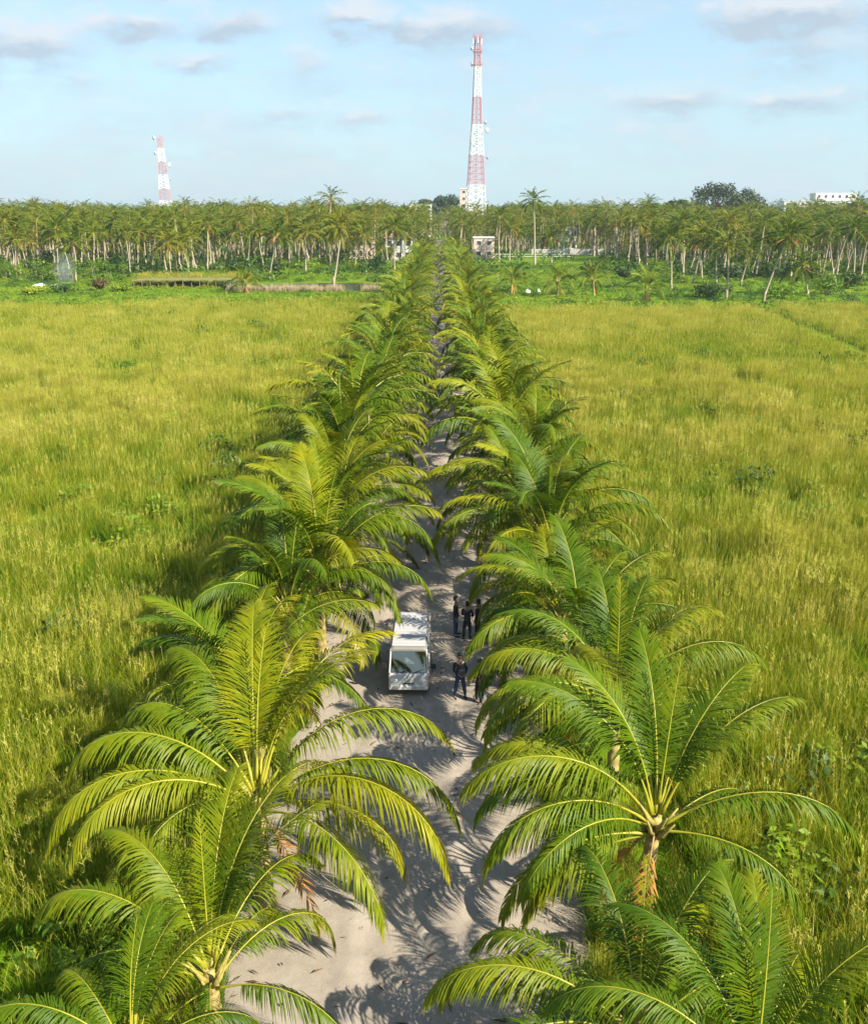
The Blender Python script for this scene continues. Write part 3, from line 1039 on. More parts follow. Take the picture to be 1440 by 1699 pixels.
GL, GC, GR = 'palms at the edge of the left grove', 'palms standing in the clearing by the track', 'palms at the edge of the right grove'
OWN = [  # x, y, lean, crown height, skirt, group, label
    (-127.9, 296, 1.0, 12.5, 1, GL, 'leftmost palm of the left grove, beside the picture edge'),
    (-104.9, 268, .7, 11.2, 3, GL, 'palm with a burnt orange skirt of dead fronds at the far left, behind the saplings'),
    (-86.9, 232.6, .3, 9.5, 2, GL, 'pale stemmed palm right of the blue smoke, with an orange skirt'),
    (-105.7, 309, .6, 10.0, 2, GL, 'small crowned palm with orange dead fronds, behind the blue smoke'),
    (-104.8, 330, .3, 9.0, 0, GL, 'green palm deep in the left grove, left of the small red and white mast'),
    (-98.2, 338, 1.0, 12.0, 1, GL, 'palm standing straight below the small red and white mast'),
    (-68.5, 249, -.2, 9.2, 3, GL, 'palm with a pale straight stem and bright orange skirt behind the long thatched bed'),
    (-66.2, 258, -1.6, 8.6, 3, GL, 'left leaning palm with drooping orange fronds behind the long thatched bed'),
    (-72.6, 302, 3.0, 9.8, 2, GL, 'palm leaning right, in the second rank behind the thatched bed'),
    (-74.4, 338, .3, 10.0, 1, GL, 'slim palm deep in the left grove behind the thatched bed'),
    (-42, 240.8, 2.5, 11.4, 2, GL, 'palm curving right beside the left end of the pond'),
    (-46.4, 302, 1.0, 11.0, 1, GL, 'palm behind the left end of the pond, deep in the grove'),
    (-37.3, 273, .9, 11.0, 1, GL, 'straight pale stemmed palm behind the pond'),
    (-23.1, 211.8, 2.2, 13.8, 1, GL, 'tall palm leaning right out of the pond edge'),
    (-25.9, 303, 1.8, 12.0, 2, GL, 'palm leaning right behind the pond, in front of the reddish house'),
    (-22.6, 309, -.4, 12.8, 1, GL, 'tall full crowned palm behind the pond'),
    (-12.2, 268, .2, 12.4, 2, GL, 'palm with an orange heart just left of the track, in front of the white house'),
    (-11.0, 296, .8, 10.2, 1, GL, 'shorter palm behind the orange hearted one, just left of the track'),
    (-5.9, 339, 2.5, 10.4, 2, GL, 'palm leaning over the left verge at the far end of the track'),
    (12.6, 360, -.6, 11.0, 2, GC, 'palm below the tall mast with an orange heart'),
    (19.9, 323, 0, 14.8, 1, GC, 'tall straight palm right of the tall mast'),
    (23.8, 331, .3, 11.5, 2, GC, 'palm close behind the straight one right of the tall mast'),
    (29.2, 360, .1, 9.6, 1, GC, 'low green palm deep in the clearing'),
    (29.1, 296.8, -.9, 19.6, 0, GC, 'tallest lone palm rising above the treeline into the sky'),
    (34.9, 303, -.7, 8.6, 3, GC, 'short palm with brown hanging fronds right of the tallest palm'),
    (57, 360, -.8, 13.4, 0, GC, 'slender palm standing up before the smoke on the skyline'),
    (61, 360, -1.4, 12.0, 1, GC, 'slender palm beside the one before the smoke'),
    (60.8, 297, -1, 13.2, 2, GR, 'full palm at the left corner of the right grove, with twin pale stems beside it'),
    (64.3, 303, -.4, 10.5, 3, GR, 'palm with a golden skirt at the left corner of the right grove'),
    (50.7, 212, -1, 11.4, 1, GR, 'straight thin palm in front of the right grove, on the bright grass'),
    (60, 229.6, 1.3, 11.5, 3, GR, 'palm with a russet heart in front of the right grove'),
    (66.1, 245, -1.8, 10.4, 1, GR, 'left leaning palm behind the russet hearted one'),
    (64.4, 226, -.9, 10.6, 2, GR, 'palm with a dark hanging skirt in the right grove front'),
    (55.8, 188, -.8, 10.8, 2, GR, 'straight palm rooted in the green bushes at the right field edge'),
    (68.4, 220.6, 1.3, 8.4, 2, GR, 'shaggy low crowned palm leaning right on the bright grass'),
    (60.5, 180.7, 3.2, 12.6, 3, GR, 'palm leaning hard right at the edge of the right field, with a russet skirt'),
    (92.4, 261, -1.4, 10.8, 1, GR, 'palm in the middle of the right grove with a clean green crown'),
    (102.7, 274, -1.5, 10.6, 2, GR, 'palm deep in the right grove, below the white building'),
    (102.6, 254, -2.5, 11.8, 1, GR, 'left leaning palm on the far right, below the white building'),
    (97.7, 229.7, -1.3, 12.8, 0, GR, 'dark heavy crowned palm at the right picture edge'),
    (75.1, 197.4, -1.6, 6.6, 3, GR, 'short palm with a big golden heart near the right field corner')]
placed = []
for i, (x, y, lx, h, sk, gp_, lab) in enumerate(OWN):
    grove_palm(x, y, lx, h - .8, lab, gp_, 1000 + i, sk, 1.1)
    placed.append((x, y))

HOUSES = [(-13.5, 330, 8), (-27, 345, 7), (15.5, 342, 7), (17.5, 480, 10)]


def free(x, y, d):
    for (a, b) in placed:
        if abs(a - x) < d and abs(b - y) < d and (a - x) ** 2 + (b - y) ** 2 < d * d: return False
    for (a, b, r_) in HOUSES:
        if abs(a - x) < r_ and b - 5 < y < b + r_: return False
    return True


rg = random.Random(77)


def grove_label(x, y, lx, h, sk):
    size = 'short' if h < 10.4 else 'tall' if h > 12.5 else 'middling'
    lean = 'leaning left' if lx < -.7 else 'leaning right' if lx > .7 else 'upright'
    dead = ('no dead fronds', 'a few dead fronds', 'orange dead fronds', 'a full orange skirt')[sk]
    if x < 0:
        where = ('at the left picture edge', 'behind the saplings', 'behind the smoke', 'below the far mast', 'behind the thatched bed', 'behind the pond', 'near the houses')[
            min(6, max(0, int((x / y + .47) / .066)))]
    else:
        where = ('beside the clearing', 'by the grove corner', 'behind the bright grass', 'below the huge round tree', 'below the white blocks', 'at the right picture edge')[
            min(5, max(0, int((x / y - .17) / .055)))]
    deep = 'front' if y < 275 else 'inner' if y < 308 else 'rearmost'
    return '%s %s palm %s, %s, with %s' % (size, deep, where, lean, dead)


cnt = {'l': 0, 'r': 0}
seen_labels = set()
tries = 0
while (cnt['l'] < 55 or cnt['r'] < 46) and tries < 60000:
    tries += 1
    if cnt['l'] < 55 and rg.random() < .55:
        x, y = rg.uniform(-165, -14), rg.uniform(248, 335)
        if x > -62 and y < 292: continue
        z, gp_ = 'l', 'palms packed inside the left grove'
    else:
        if cnt['r'] >= 46: continue
        x, y = rg.uniform(50, 165), rg.uniform(215, 330)
        if y < 245 and x < 85: continue
        if y < 300 and x < 62: continue
        z, gp_ = 'r', 'palms packed inside the right grove'
    if abs(x) > y * .49 + 6 or not free(x, y, 4.6): continue
    cnt[z] += 1
    placed.append((x, y))
    lx, h, sk = rg.gauss(0, 1.2), rg.uniform(8.5, 13.6), rg.choice((0, 1, 1, 2, 2, 3))
    lab_ = grove_label(x, y, lx, h, sk)
    if lab_ in seen_labels:
        cnt[z] -= 1; placed.pop()
        continue
    seen_labels.add(lab_)
    grove_palm(x, y, lx, h, grove_label(x, y, lx, h, sk), gp_, 3000 + tries, sk, rg.uniform(.85, 1.15), rg.gauss(0, .6))

# the wood behind, too many trunks to count
forest_src = []
for v in range(6):
    g = Geo()
    h = (4.2, 8.0, 10.0, 11.8, 13.4, 15.2)[v]
    tk = slim_trunk(60 + v)
    lx = (-1.2, .6, 1.5, -.4, .9, -1.6)[v]
    g.add([(p[0] * 1.3 + lx * max(0, p[2]) ** 1.3, p[1] * 1.3, p[2] * h) for p in tk.v], tk.f, 2)
    cg = crown_geo(140 + v, 22, 4.9, 11)
    g.add([(p[0] + lx, p[1], p[2] + h) for p in cg.v], [], 0, cg.c)
    o = len(g.v) - len(cg.v)
    for f, m_ in zip(cg.f, cg.m):
        g.f.append(tuple(i + o for i in f)); g.m.append(m_)
    if v % 2:
        dg = dead_geo(160 + v, 6, 2.6)
        o = len(g.v)
        g.add([(p[0] + lx, p[1], p[2] + h) for p in dg.v], [], 3, dg.c)
        for f in dg.f:
            g.f.append(tuple(i + o for i in f)); g.m.append(3)
    forest_src.append(g.mesh('forest_palm', [M['frond_far'], M['midrib'], M['trunk'], M['frond_dead']]))
P, Rz, Sc, Ix = [], [], [], []
k_ = 0
while k_ < 95:                                     # the rest of the two groves, joined to the wood
    if k_ % 2:
        x, y = rg.uniform(-165, -14), rg.uniform(262, 335)
        if x > -62 and y < 296: continue
    else:
        x, y = rg.uniform(58, 165), rg.uniform(240, 330)
        if y < 270 and x < 85: continue
        if y < 305 and x < 64: continue
    if abs(x) > y * .49 + 6 or not free(x, y, 4.4): continue
    k_ += 1
    placed.append((x, y))
    P.append((x, y, 0)); Rz.append(rg.uniform(0, 6.3)); Sc.append(rg.uniform(.85, 1.1)); Ix.append(rg.choice((1, 2, 3, 3, 4)))
for (y0, y1, step) in ((318, 520, 5.6), (520, 760, 8.0), (760, 1150, 12.0)):
    yy = y0
    while yy < y1:
        w = yy * .52 + 20
        xx = -w
        while xx < w:
            x, y = xx + rg.uniform(-2.4, 2.4), yy + rg.uniform(-2.4, 2.4)
            xx += step
            if abs(x) < 6.0 and y < 545: continue
            if 4 < x < 58 and y < 372: continue
            if not free(x, y, 3.0): continue
            if float(fbm(np.array([x / 40]), np.array([y / 40]), 9, 2)[0]) < .30: continue
            P.append((x, y, 0)); Rz.append(rg.uniform(0, 6.3)); Sc.append(rg.uniform(.75, 1.12) * (1.15 if rg.random() < .08 else 1)); Ix.append(rg.randrange(6))
        yy += step
scatter('palm_forest', P, Rz, Sc, Ix, forest_src, 'dense far off coconut wood filling the ground to the horizon')

P, Rz, Sc, Ix = [], [], [], []
while len(P) < 1250:
    y = rg.uniform(232, 380); x = rg.uniform(-190, 190)
    if abs(x) > y * .5 + 12 or abs(x) < 6: continue
    if 5 < x < 56 and y < 366 and rg.random() < .72: continue
    if -60 < x < -8 and y < 285 and rg.random() < .7: continue
    n = float(fbm(np.array([x / 12]), np.array([y / 12]), 15, 2)[0])
    P.append((x, y, 0)); Rz.append(rg.uniform(0, 6.3)); Sc.append(rg.uniform(1.2, 3.0) * (.6 + n))
    Ix.append(3 if n > .52 or rg.random() < .25 else rg.choice((0, 1, 2, 2)))
scatter('undergrowth', P, Rz, Sc, Ix, cov_src, 'leafy undergrowth between the palm stems of the groves')

# low bushy palms beyond the field
for i, (x, y, h, lab) in enumerate([(15, 201.3, 2.4, 'low bushy palm with a red brown base, right of the far track'),
                                    (23.8, 194.4, 2.6, 'low bushy palm with an orange heart beside the white sheets'),
                                    (31.5, 197.1, 3.0, 'upright bushy palm with a dark stem behind the right field edge'),
                                    (39, 184.2, 2.4, 'low palm with hanging dry fronds at the right field edge'),
                                    (-40.4, 202.5, 1.8, 'low bushy palm at the right end of the thatched bed')]):
    r = random.Random(60 + i)
    row_palm((x, y, 0), h, auto_fronds(r, 17), False, lab, 'low palms beyond the fields', 2000 + i, 1.05, 3, 1)

# ------------------------------------------------------------------ shrubs and broadleaf trees
def leaf_cloud(g, centres, n, leaf, seed, mi=0):
    r = random.Random(seed)
    for (c, rad, sq) in centres:
        for i in range(n):
            d = Vector((r.gauss(0, 1), r.gauss(0, 1), r.gauss(0, 1))).normalized()
            q = rad * r.uniform(.55, 1.05)
            p = Vector(c) + Vector((d.x * q, d.y * q, d.z * q * sq))
            if p.z < .02: p.z = .02 + r.random() * .2
            nrm = (d + Vector((r.gauss(0, .5), r.gauss(0, .5), r.gauss(0, .5) + .3))).normalized()
            u = nrm.cross(Vector((r.gauss(0, 1), r.gauss(0, 1), r.gauss(0, 1)))).normalized()
            w = nrm.cross(u)
            s = leaf * r.uniform(.6, 1.3)
            g.add([p - u * s, p - w * s * .5, p + u * s, p + w * s * .5], [(0, 1, 2, 3)], mi, [.3, .5, .75, .5])


def bush(x, y, rx, h, matn, label, seed, group='bushes beyond the fields'):
    r = random.Random(seed)
    t = thing('bush', label, 'bush', (x, y, 0), 0, group)
    g = Geo(); st = Geo()
    cs = []
    for i in range(7):
        a = r.uniform(0, 6.3); q = rx * r.uniform(.1, .62)
        c = (q * math.cos(a), q * math.sin(a), h * r.uniform(.3, .68))
        cs.append((c, rx * r.uniform(.36, .55), min(1.0, h / rx * .7)))
        st.tube([(q * .1 * math.cos(a), q * .1 * math.sin(a), -.05), (c[0] * .6, c[1] * .6, c[2] * .6), c], [.08, .05, .03], 5)
    leaf_cloud(g, cs, 120, .20 + .02 * rx, seed)
    link('foliage', g.mesh('foliage', [M[matn]]), t)
    link('stem', st.mesh('stem', [M['bark']], True), t)
    return t


bush(-17.5, 270, 3.6, 4.6, 'shrub', 'big round dark green bush behind the pond, left of the track', 1)
bush(-112, 287, 6.0, 6.0, 'shrub', 'broad dark bush behind the saplings at the far left', 2)
bush(-43.4, 258, 2.6, 4.4, 'dark_tree', 'dark green bush between palm stems behind the pond', 3)
bush(-73, 208, 3.0, 2.8, 'rust', 'reddish brown bush right of the blue smoke', 4)
bush(-79, 203, 2.6, 2.0, 'shrub', 'small green bush below the reddish brown bush', 5)
bush(-84, 199, 3.4, 1.8, 'lime', 'yellow green bush near the white tarpaulin', 6)
bush(-67, 206, 2.6, 1.9, 'lime', 'yellow bush at the left end of the thatched bed', 7)
bush(-46, 210, 2.0, 2.2, 'dark_tree', 'dark bush in front of the right end of the thatched bed', 8)
bush(-7.5, 268, 2.6, 4.0, 'lime', 'bright yellow green bush on the left verge of the far track', 9)
bush(54, 194, 5.0, 3.0, 'shrub', 'wide dark bush at the foot of the straight palm by the right field', 10)
bush(66, 189, 4.5, 3.2, 'cover', 'leafy green bush beside the leaning palm at the right field edge', 11)
bush(40, 262, 3.0, 3.2, 'shrub', 'round dark bush in the clearing right of the track', 12)
bush(46, 245, 2.2, 2.6, 'dark_tree', 'small dark bush in the clearing near the wire fence', 13)
bush(80, 200, 4.0, 4.2, 'cover', 'tall green bush near the golden hearted short palm', 14)
bush(90, 215, 4.4, 4.4, 'shrub', 'dark undergrowth bush at the right picture edge', 15)
bush(72, 240, 3.4, 4.0, 'dark_tree', 'dark bush between stems of the right grove', 16)
bush(-55, 262, 3.0, 4.0, 'shrub', 'green bush between palm stems behind the thatched bed', 17)
bush(-8.5, 236, 2.4, 2.8, 'cover', 'green bush at the right end of the pond', 18)


def broad_tree(name, x, y, w, h, label, seed, group=None, flat=.62, nleaf=150, matn='dark_tree', leaf=.7):
    r = random.Random(seed)
    t = thing(name, label, 'tree', (x, y, 0), 0, group)
    g = Geo(); tk = Geo()
    tk.tube([(0, 0, -.1), (.2, .1, h * .25), (.1, 0, h * .5)], [w * .04, w * .03, w * .022], 8)
    cs = []
    for i in range(16):
        a = i * 2.4; q = w * .5 * math.sqrt((i + .5) / 16) * .82
        zz = h * (.74 - .22 * (q / (w * .5)) ** 2) + r.uniform(-.05, .05) * h
        c = (q * math.cos(a), q * math.sin(a), zz)
        cs.append((c, w * r.uniform(.13, .19), .8))
        tk.tube([(.1, 0, h * .42), (c[0] * .6, c[1] * .6, c[2] * .8), c], [w * .014, w * .009, w * .004], 5)
    leaf_cloud(g, cs, nleaf, leaf, seed)
    link('trunk', tk.mesh('trunk', [M['bark']], True), t)
    link('crown', g.mesh('crown', [M[matn]]), t)
    return t


broad_tree('broadleaf_tree', 144, 520, 28, 36, 'huge round broadleaf tree rising above the right grove', 1, None)
broad_tree('broadleaf_tree', 163, 535, 24, 31, 'lower right shoulder tree beside the huge round broadleaf tree', 2, None)
broad_tree('broadleaf_tree', 120, 505, 16, 26, 'smaller domed tree left of the huge round broadleaf tree', 3, None)
broad_tree('broadleaf_tree', 5, 640, 20, 31, 'hazy dark broadleaf tree on the skyline just left of the tall mast', 4, None)
broad_tree('broadleaf_tree', -8, 655, 16, 27, 'hazy broadleaf tree at the left foot of the dark skyline clump', 5, None)
broad_tree('broadleaf_tree', 33, 640, 10, 22, 'small hazy tree on the skyline just right of the tall mast', 6, None)
broad_tree('broadleaf_tree', -158, 345, 14, 22, 'dark broadleaf tree at the left end of the treeline', 7, None, matn='shrub')

# slim saplings at the far left
sap_src = None
for i in range(22):
    r = random.Random(800 + i)
    x = -116 + (i % 11) * 3.6 + r.uniform(-.8, .8); y = (246 if i < 11 else 234) + r.uniform(-3, 3)
    t = thing('sapling', 'slim leafy sapling, %s from the left in the %s planted row' % (ordinal(i % 11 + 1), 'rear' if i < 11 else 'front'), 'sapling', (x, y, 0), r.uniform(0, 6), 'saplings planted in rows')
    if sap_src is None:
        a, b = Geo(), Geo()
        a.tube([(0, 0, -.05), (.05, 0, 1.5), (0, .04, 3.4)], [.07, .055, .03], 6)
        for k in range(12):
            an = k * 2.4; q = .9 * (1 - .04 * k); z = 2.7 + .1 * k
            c, s_ = math.cos(an), math.sin(an)
            b.tube([(0, 0, z), (c * q * .6, s_ * q * .6, z + .25), (c * q, s_ * q, z + .1)], [.02, .015, .01], 3)
        leaf_cloud(b, [((math.cos(k * 2.4) * .9, math.sin(k * 2.4) * .9, 2.8 + .1 * k), .45, .6) for k in range(12)], 14, .2, 4)
        sap_src = (a.mesh('trunk', [M['wood']], True), b.mesh('crown', [M['cover']]))
    s = r.uniform(.8, 1.2)
    link('trunk', sap_src[0], t, scale=s); link('crown', sap_src[1], t, scale=s)

# pale dry reeds by the pond
g1 = Geo()
for i in range(60):
    r_ = .8 * math.sqrt(rng.random()); a = rng.uniform(0, 6.3)
    blade(g1, r_ * math.cos(a), r_ * math.sin(a), rng.uniform(1.0, 2.2), .05, rng.uniform(0, 6.3), rng.uniform(0, .12), rng.uniform(0, .2), 0, 2)
M['dry'] = leafmat('dry_reed', [(.2, (.32, .26, .15)), (.8, (.56, .48, .34))], .8, .2, .3, uamt=.3, spec=.1)
dry_src = [g1.mesh('dry_clump', [M['dry']])]
P = []
for i in range(300):
    x = rng.uniform(-46, -11)
    if float(nval(np.array([x * .45]), np.array([2.2]), 4)[0]) < .33: continue
    y = 205.5 + abs(rng.gauss(0, 1.6)) + (1.5 if x < -38 else 0)
    P.append((x, y, 0))
n = len(P)
scatter('dry_reeds', P, [rng.uniform(0, 6) for _ in P], [rng.uniform(.35, .95) for _ in P], [0] * n, dry_src, 'pale dry reeds standing along the near edge of the pond')

# long thatched bed on posts
t = thing('thatched_shelter', 'long low thatched bed on short posts, dark underneath', 'shelter', (-57, 219.5, 0))
g = Geo()
nseg = 24
for k in range(nseg):
    x0 = -11.5 + 23 * k / nseg
    z = 1.5 + rng.uniform(-.12, .12)
    g.box((x0 + .48, rng.uniform(-.3, .3), z), (.94, 6.6 + rng.uniform(-.5, .5), .22), rng.uniform(-.08, .08))
th = g.mesh('thatch', [simple('thatch', (.17, .165, .055), .9, .35, 2.5, bump=.05)])
link('thatch', th, t)
for k in range(13):
    for yy in (-3.2, 3.2):
        g = Geo(); g.tube([(0, 0, -.05), (rng.uniform(-.08, .08), 0, 1.42)], .07, 6)
        link('post', g.mesh('post', [M['wood']]), t, (-11 + 22 * k / 12, yy, 0))
P = [(-57 + rng.uniform(-13, 13), 223.5 + rng.uniform(0, 6) if i % 6 else 213.5 + rng.uniform(-2, 1), 0) for i in range(330)]
scatter('thatch_weeds', P, [rng.uniform(0, 6) for _ in P], [rng.uniform(.8, 1.5) if i % 6 else rng.uniform(.3, .6) for i in range(len(P))], [rng.choice((1, 2, 3)) for _ in P], reed_src, 'yellowish weeds growing behind the thatched bed')

# white sheets and tarpaulin lying on the ground
def sheet(x, y, w, d, h, label, rz, cat='tarpaulin'):
    r = random.Random(int(x * 10)); g = Geo()
    n = 9; vs = []
    for j in range(n):
        for i in range(n):
            u, v = i / (n - 1) - .5, j / (n - 1) - .5
            z = .03 + h * max(0, 1 - (2.0 * math.hypot(u, v)) ** 2) * r.uniform(.5, 1.2)
            vs.append((u * w, v * d, z))
    g.add(vs, [(j * n + i, j * n + i + 1, (j + 1) * n + i + 1, (j + 1) * n + i) for j in range(n - 1) for i in range(n - 1)])
    o = link('tarpaulin', g.mesh('tarpaulin', [M['white']], True), None, (x, y, 0), (0, 0, rz))
    tag(o, label, cat)


sheet(-91, 221.5, 3.6, 2.4, .5, 'crumpled white tarpaulin on the grass left of the smoke', .3)
sheet(-87, 220.5, 4.0, 1.0, .35, 'narrow white sheet lying right of the crumpled tarpaulin', .15)
sheet(18.8, 204.3, 1.5, 1.4, .6, 'white sheet heaped between the two low bushy palms', .2)
sheet(21.0, 204.6, .8, .8, .7, 'small white bundle right of the heaped white sheet', .8, 'bundle')

# wire fence and pale wall in the clearing
t = thing('rail_fence', 'pale thin rail fence crossing the clearing right of the track', 'fence', (30, 345, 0))
for k in range(11):
    g = Geo(); g.tube([(0, 0, -.1), (0, 0, 1.5)], .09, 6)
    link('post', g.mesh('post', [M['wall_grey']]), t, (-17 + k * 3.4, 0, 0))
for z in (.6, 1.4):
    g = Geo(); g.tube([(-17.2, 0, z), (17.2, 0, z)], .07, 6)
    link('rail', g.mesh('rail', [M['wall_white']]), t)
t = thing('boundary_wall', 'long low grey wall at the back of the clearing', 'wall', (52, 372, 0))
g = Geo(); g.box((0, 0, .95), (34, .3, 2.0)); link('wall_body', g.mesh('wall_body', [M['wall_grey']]), t)
g = Geo(); g.box((0, 0, 2.0), (34.2, .45, .12)); link('coping', g.mesh('coping', [M['wall_white']]), t)


# ------------------------------------------------------------------ buildings
def house(name, x, y, w, d, h, rz, wallm, label, roof='flat', floors=2, nwin=3, cat='house'):
    t = thing(name, label, cat, (x, y, 0), rz)
    g = Geo(); g.box((0, 0, h / 2 - .05), (w, d, h + .1)); link('wall', g.mesh('wall', [wallm]), t)
    g = Geo()
    if roof == 'flat':
        g.box((0, 0, h + .16), (w + .5, d + .5, .32))
        rm = M['wall_white']
    else:
        e = .6; rh = w * .22
        X, Y = w / 2 + e, d / 2 + e
        g.add([(-X, -Y, h), (X, -Y, h), (X, Y, h), (-X, Y, h), (-X * .45, 0, h + rh), (X * .45, 0, h + rh)],
              [(0, 1, 5, 4), (1, 2, 5), (2, 3, 4, 5), (3, 0, 4), (3, 2, 1, 0)])
        rm = M['roof_tile']
    link('roof', g.mesh('roof', [rm]), t)
    fh = h / floors
    for f in range(floors):
        for k in range(nwin):
            wx = -w / 2 + w * (k + .5) / nwin
            ww, wh = min(1.5, w / nwin * .55), fh * .42
            g = Geo()
            z = fh * (f + .55)
            for (cx, cz, a, b) in ((wx - ww / 2, z, .1, wh + .2), (wx + ww / 2, z, .1, wh + .2), (wx, z + wh / 2, ww, .1), (wx, z - wh / 2, ww, .14)):
                g.box((cx, -d / 2 - .05, cz), (a, .12, b))
            wn = link('window', g.mesh('window', [M['wall_white'] if wallm is not M['wall_white'] else M['grey_metal']]), t)
            g = Geo(); g.box((wx, -d / 2 - .02, z), (ww - .1, .03, wh - .1)); link('pane', g.mesh('pane', [M['dark']]), wn)
    return t


house('house', -13.5, 330, 9, 8, 7.4, .05, M['wall_white'], 'white two storey house among the palms left of the far track', 'hip', 2, 3)
house('house', -27, 347, 8, 7, 6.6, -.1, M['wall_pink'], 'pinkish house half hidden by palms, left of the white house', 'hip', 2, 3)
house('house', 15.5, 342, 7, 7, 7.0, .0, M['wall_pink'], 'pale pink house right of the far track below the tall mast', 'flat', 2, 2)
house('apartment_block', 222, 590, 38, 12, 20.5, -.08, M['wall_white'], 'long white flat roofed building above the palms at the right edge', 'flat', 6, 9, 'building')
house('apartment_block', 238, 604, 24, 12, 25, -.08, M['wall_white'], 'taller white block stepping up behind the long white building', 'flat', 7, 6, 'building')
house('apartment_block', 12.5, 505, 4.0, 5, 26, 0, M['wall_pink'], 'narrow pinkish tower block beside the left legs of the tall mast', 'flat', 8, 1, 'building')
house('apartment_block', -11, 610, 13, 9, 18.8, 0, M['wall_white'], 'distant white building low on the skyline left of the tall mast', 'flat', 6, 4, 'building')
house('shed', 53, 400, 5.5, 4, 9.2, 0, M['wall_white'], 'small white building glimpsed between stems right of the clearing', 'flat', 2, 2, 'building')


# ------------------------------------------------------------------ lattice masts
def mast(name, x, y, levels, label, panels, ladder=True):
    """levels: [(z, half width, material name)] from top to bottom"""
    t = thing(name, label, 'radio mast', (x, y, 0), R(8))
    for (z1, w1, mn), (z0, w0, _) in zip(levels, levels[1:]):
        g = Geo()
        np_ = max(2, int(round((z1 - z0) / panels)))
        for k in range(np_):
            za, zb = z0 + (z1 - z0) * k / np_, z0 + (z1 - z0) * (k + 1) / np_
            wa, wb = w0 + (w1 - w0) * k / np_, w0 + (w1 - w0) * (k + 1) / np_
            ca = [(-wa, -wa), (wa, -wa), (wa, wa), (-wa, wa)]; cb = [(-wb, -wb), (wb, -wb), (wb, wb), (-wb, wb)]
            for q in range(4):
                a0, a1 = ca[q], ca[(q + 1) % 4]; b0, b1 = cb[q], cb[(q + 1) % 4]
                fat = 1.1 if mn == 'white' else .75
                g.bar((*a0, za), (*b0, zb), .30 * fat)
                g.bar((*a0, za), (*b1, zb), .17 * fat); g.bar((*a1, za), (*b0, zb), .17 * fat)
                g.bar((*b0, zb), (*b1, zb), .17 * fat)
        tag(link('lattice_section', g.mesh('lattice_section', [M[mn]]), t), 'red painted section' if mn == 'red_paint' else 'white painted section')
    if ladder:
        g = Geo()
        zt = levels[0][0]
        g.bar((-.25, 0, 0), (-.25, 0, zt), .10); g.bar((.25, 0, 0), (.25, 0, zt), .10)
        for k in range(int(zt / 1.2)):
            g.bar((-.25, 0, k * 1.2), (.25, 0, k * 1.2), .06)
        link('ladder', g.mesh('ladder', [M['grey_metal']]), t)
    return t


def dish(t, x, y, z, r, az, m='white'):
    g = Geo()
    n = 14
    d = Vector((math.cos(az), math.sin(az), 0)); s = Vector((-d.y, d.x, 0)); u = Vector((0, 0, 1))
    c = Vector((x, y, z))
    vs = []; fs = []
    for (k, rr) in ((0, r * .3), (.12, r * .7), (.35, r), (.75, r)):
        for i in range(n):
            a = 2 * PI * i / n
            vs.append(c + d * (k * r) + s * (math.cos(a) * rr) + u * (math.sin(a) * rr))
    for j in range(3):
        for i in range(n):
            fs.append((j * n + i, j * n + (i + 1) % n, (j + 1) * n + (i + 1) % n, (j + 1) * n + i))
    fs.append(tuple(range(n))); fs.append(tuple(range(3 * n, 4 * n)))
    g.add(vs, fs)
    g.bar(c - d * r * 1.2, c, .15)
    link('dish_antenna', g.mesh('dish_antenna', [M[m]], True), t)


def panel_ant(t, x, y, z, h, m='white'):
    g = Geo(); g.box((x, y, z), (.32, .2, h)); g.bar((x * .6, y * .6, z), (x, y, z), .1)
    link('panel_antenna', g.mesh('panel_antenna', [M[m]]), t)


W, D = 'white', 'red_paint'
t = mast('lattice_mast', 17.6, 480, [(91.4, 1.15, D), (78.9, 1.25, W), (66, 1.65, D), (54, 2.1, W), (40.5, 2.95, D), (27.2, 3.6, W), (0, 4.9, W)],
         'very tall red and white lattice mast with dishes, right of the track on the skyline', 2.6)
dish(t, -2.6, -1, 86.5, .8, PI + .6); dish(t, -2.2, -1.2, 80.0, 1.0, PI - .5, 'grey_metal'); dish(t, 3.6, -1.6, 55, .9, -.6, 'grey_metal')
dish(t, 4.0, -2.4, 51.5, 1.3, -.5); dish(t, 4.6, -2.6, 39.5, .8, -.4, 'grey_metal')
for k in range(3):
    panel_ant(t, 2.2 * math.cos(2.1 * k + .4), 2.2 * math.sin(2.1 * k + .4), 90, 2.4); panel_ant(t, 2.2 * math.cos(2.1 * k + 1.4), 2.2 * math.sin(2.1 * k + 1.4), 85.5, 2.2, 'grey_metal')
for z, w_ in ((91.4, 1.9), (85.5, 1.9), (80, 2.0)):
    g = Geo()
    for (a, b) in (((-w_, -w_), (w_, -w_)), ((w_, -w_), (w_, w_)), ((w_, w_), (-w_, w_)), ((-w_, w_), (-w_, -w_))):
        g.bar((*a, z), (*b, z), .2); g.bar((*a, z + .9), (*b, z + .9), .1)
    link('platform_rail', g.mesh('platform_rail', [M['red_paint']]), t)
g = Geo(); g.bar((-1.2, -1.2, 91.4), (-1.2, -1.2, 94), .12); g.bar((1.2, -1.2, 91.4), (1.2, -1.2, 94), .12)
link('lightning_rod', g.mesh('lightning_rod', [M['red_paint']]), t)
t = mast('lattice_mast', -225.5, 820, [(71.6, 1.8, D), (62.8, 2.1, W), (52.2, 2.5, D), (42.5, 3.0, W), (31.3, 3.7, D), (22.4, 4.2, W), (0, 5.6, W)],
         'shorter red and white lattice mast far away on the left skyline', 3.0)
dish(t, -4.0, -1.5, 70.5, 1.6, PI + .5); dish(t, -3.9, -2, 59, 1.3, PI + .7); dish(t, 5.2, -2, 50, 1.7, -.5); dish(t, 5.4, -3, 39, .9, -.6, 'grey_metal')
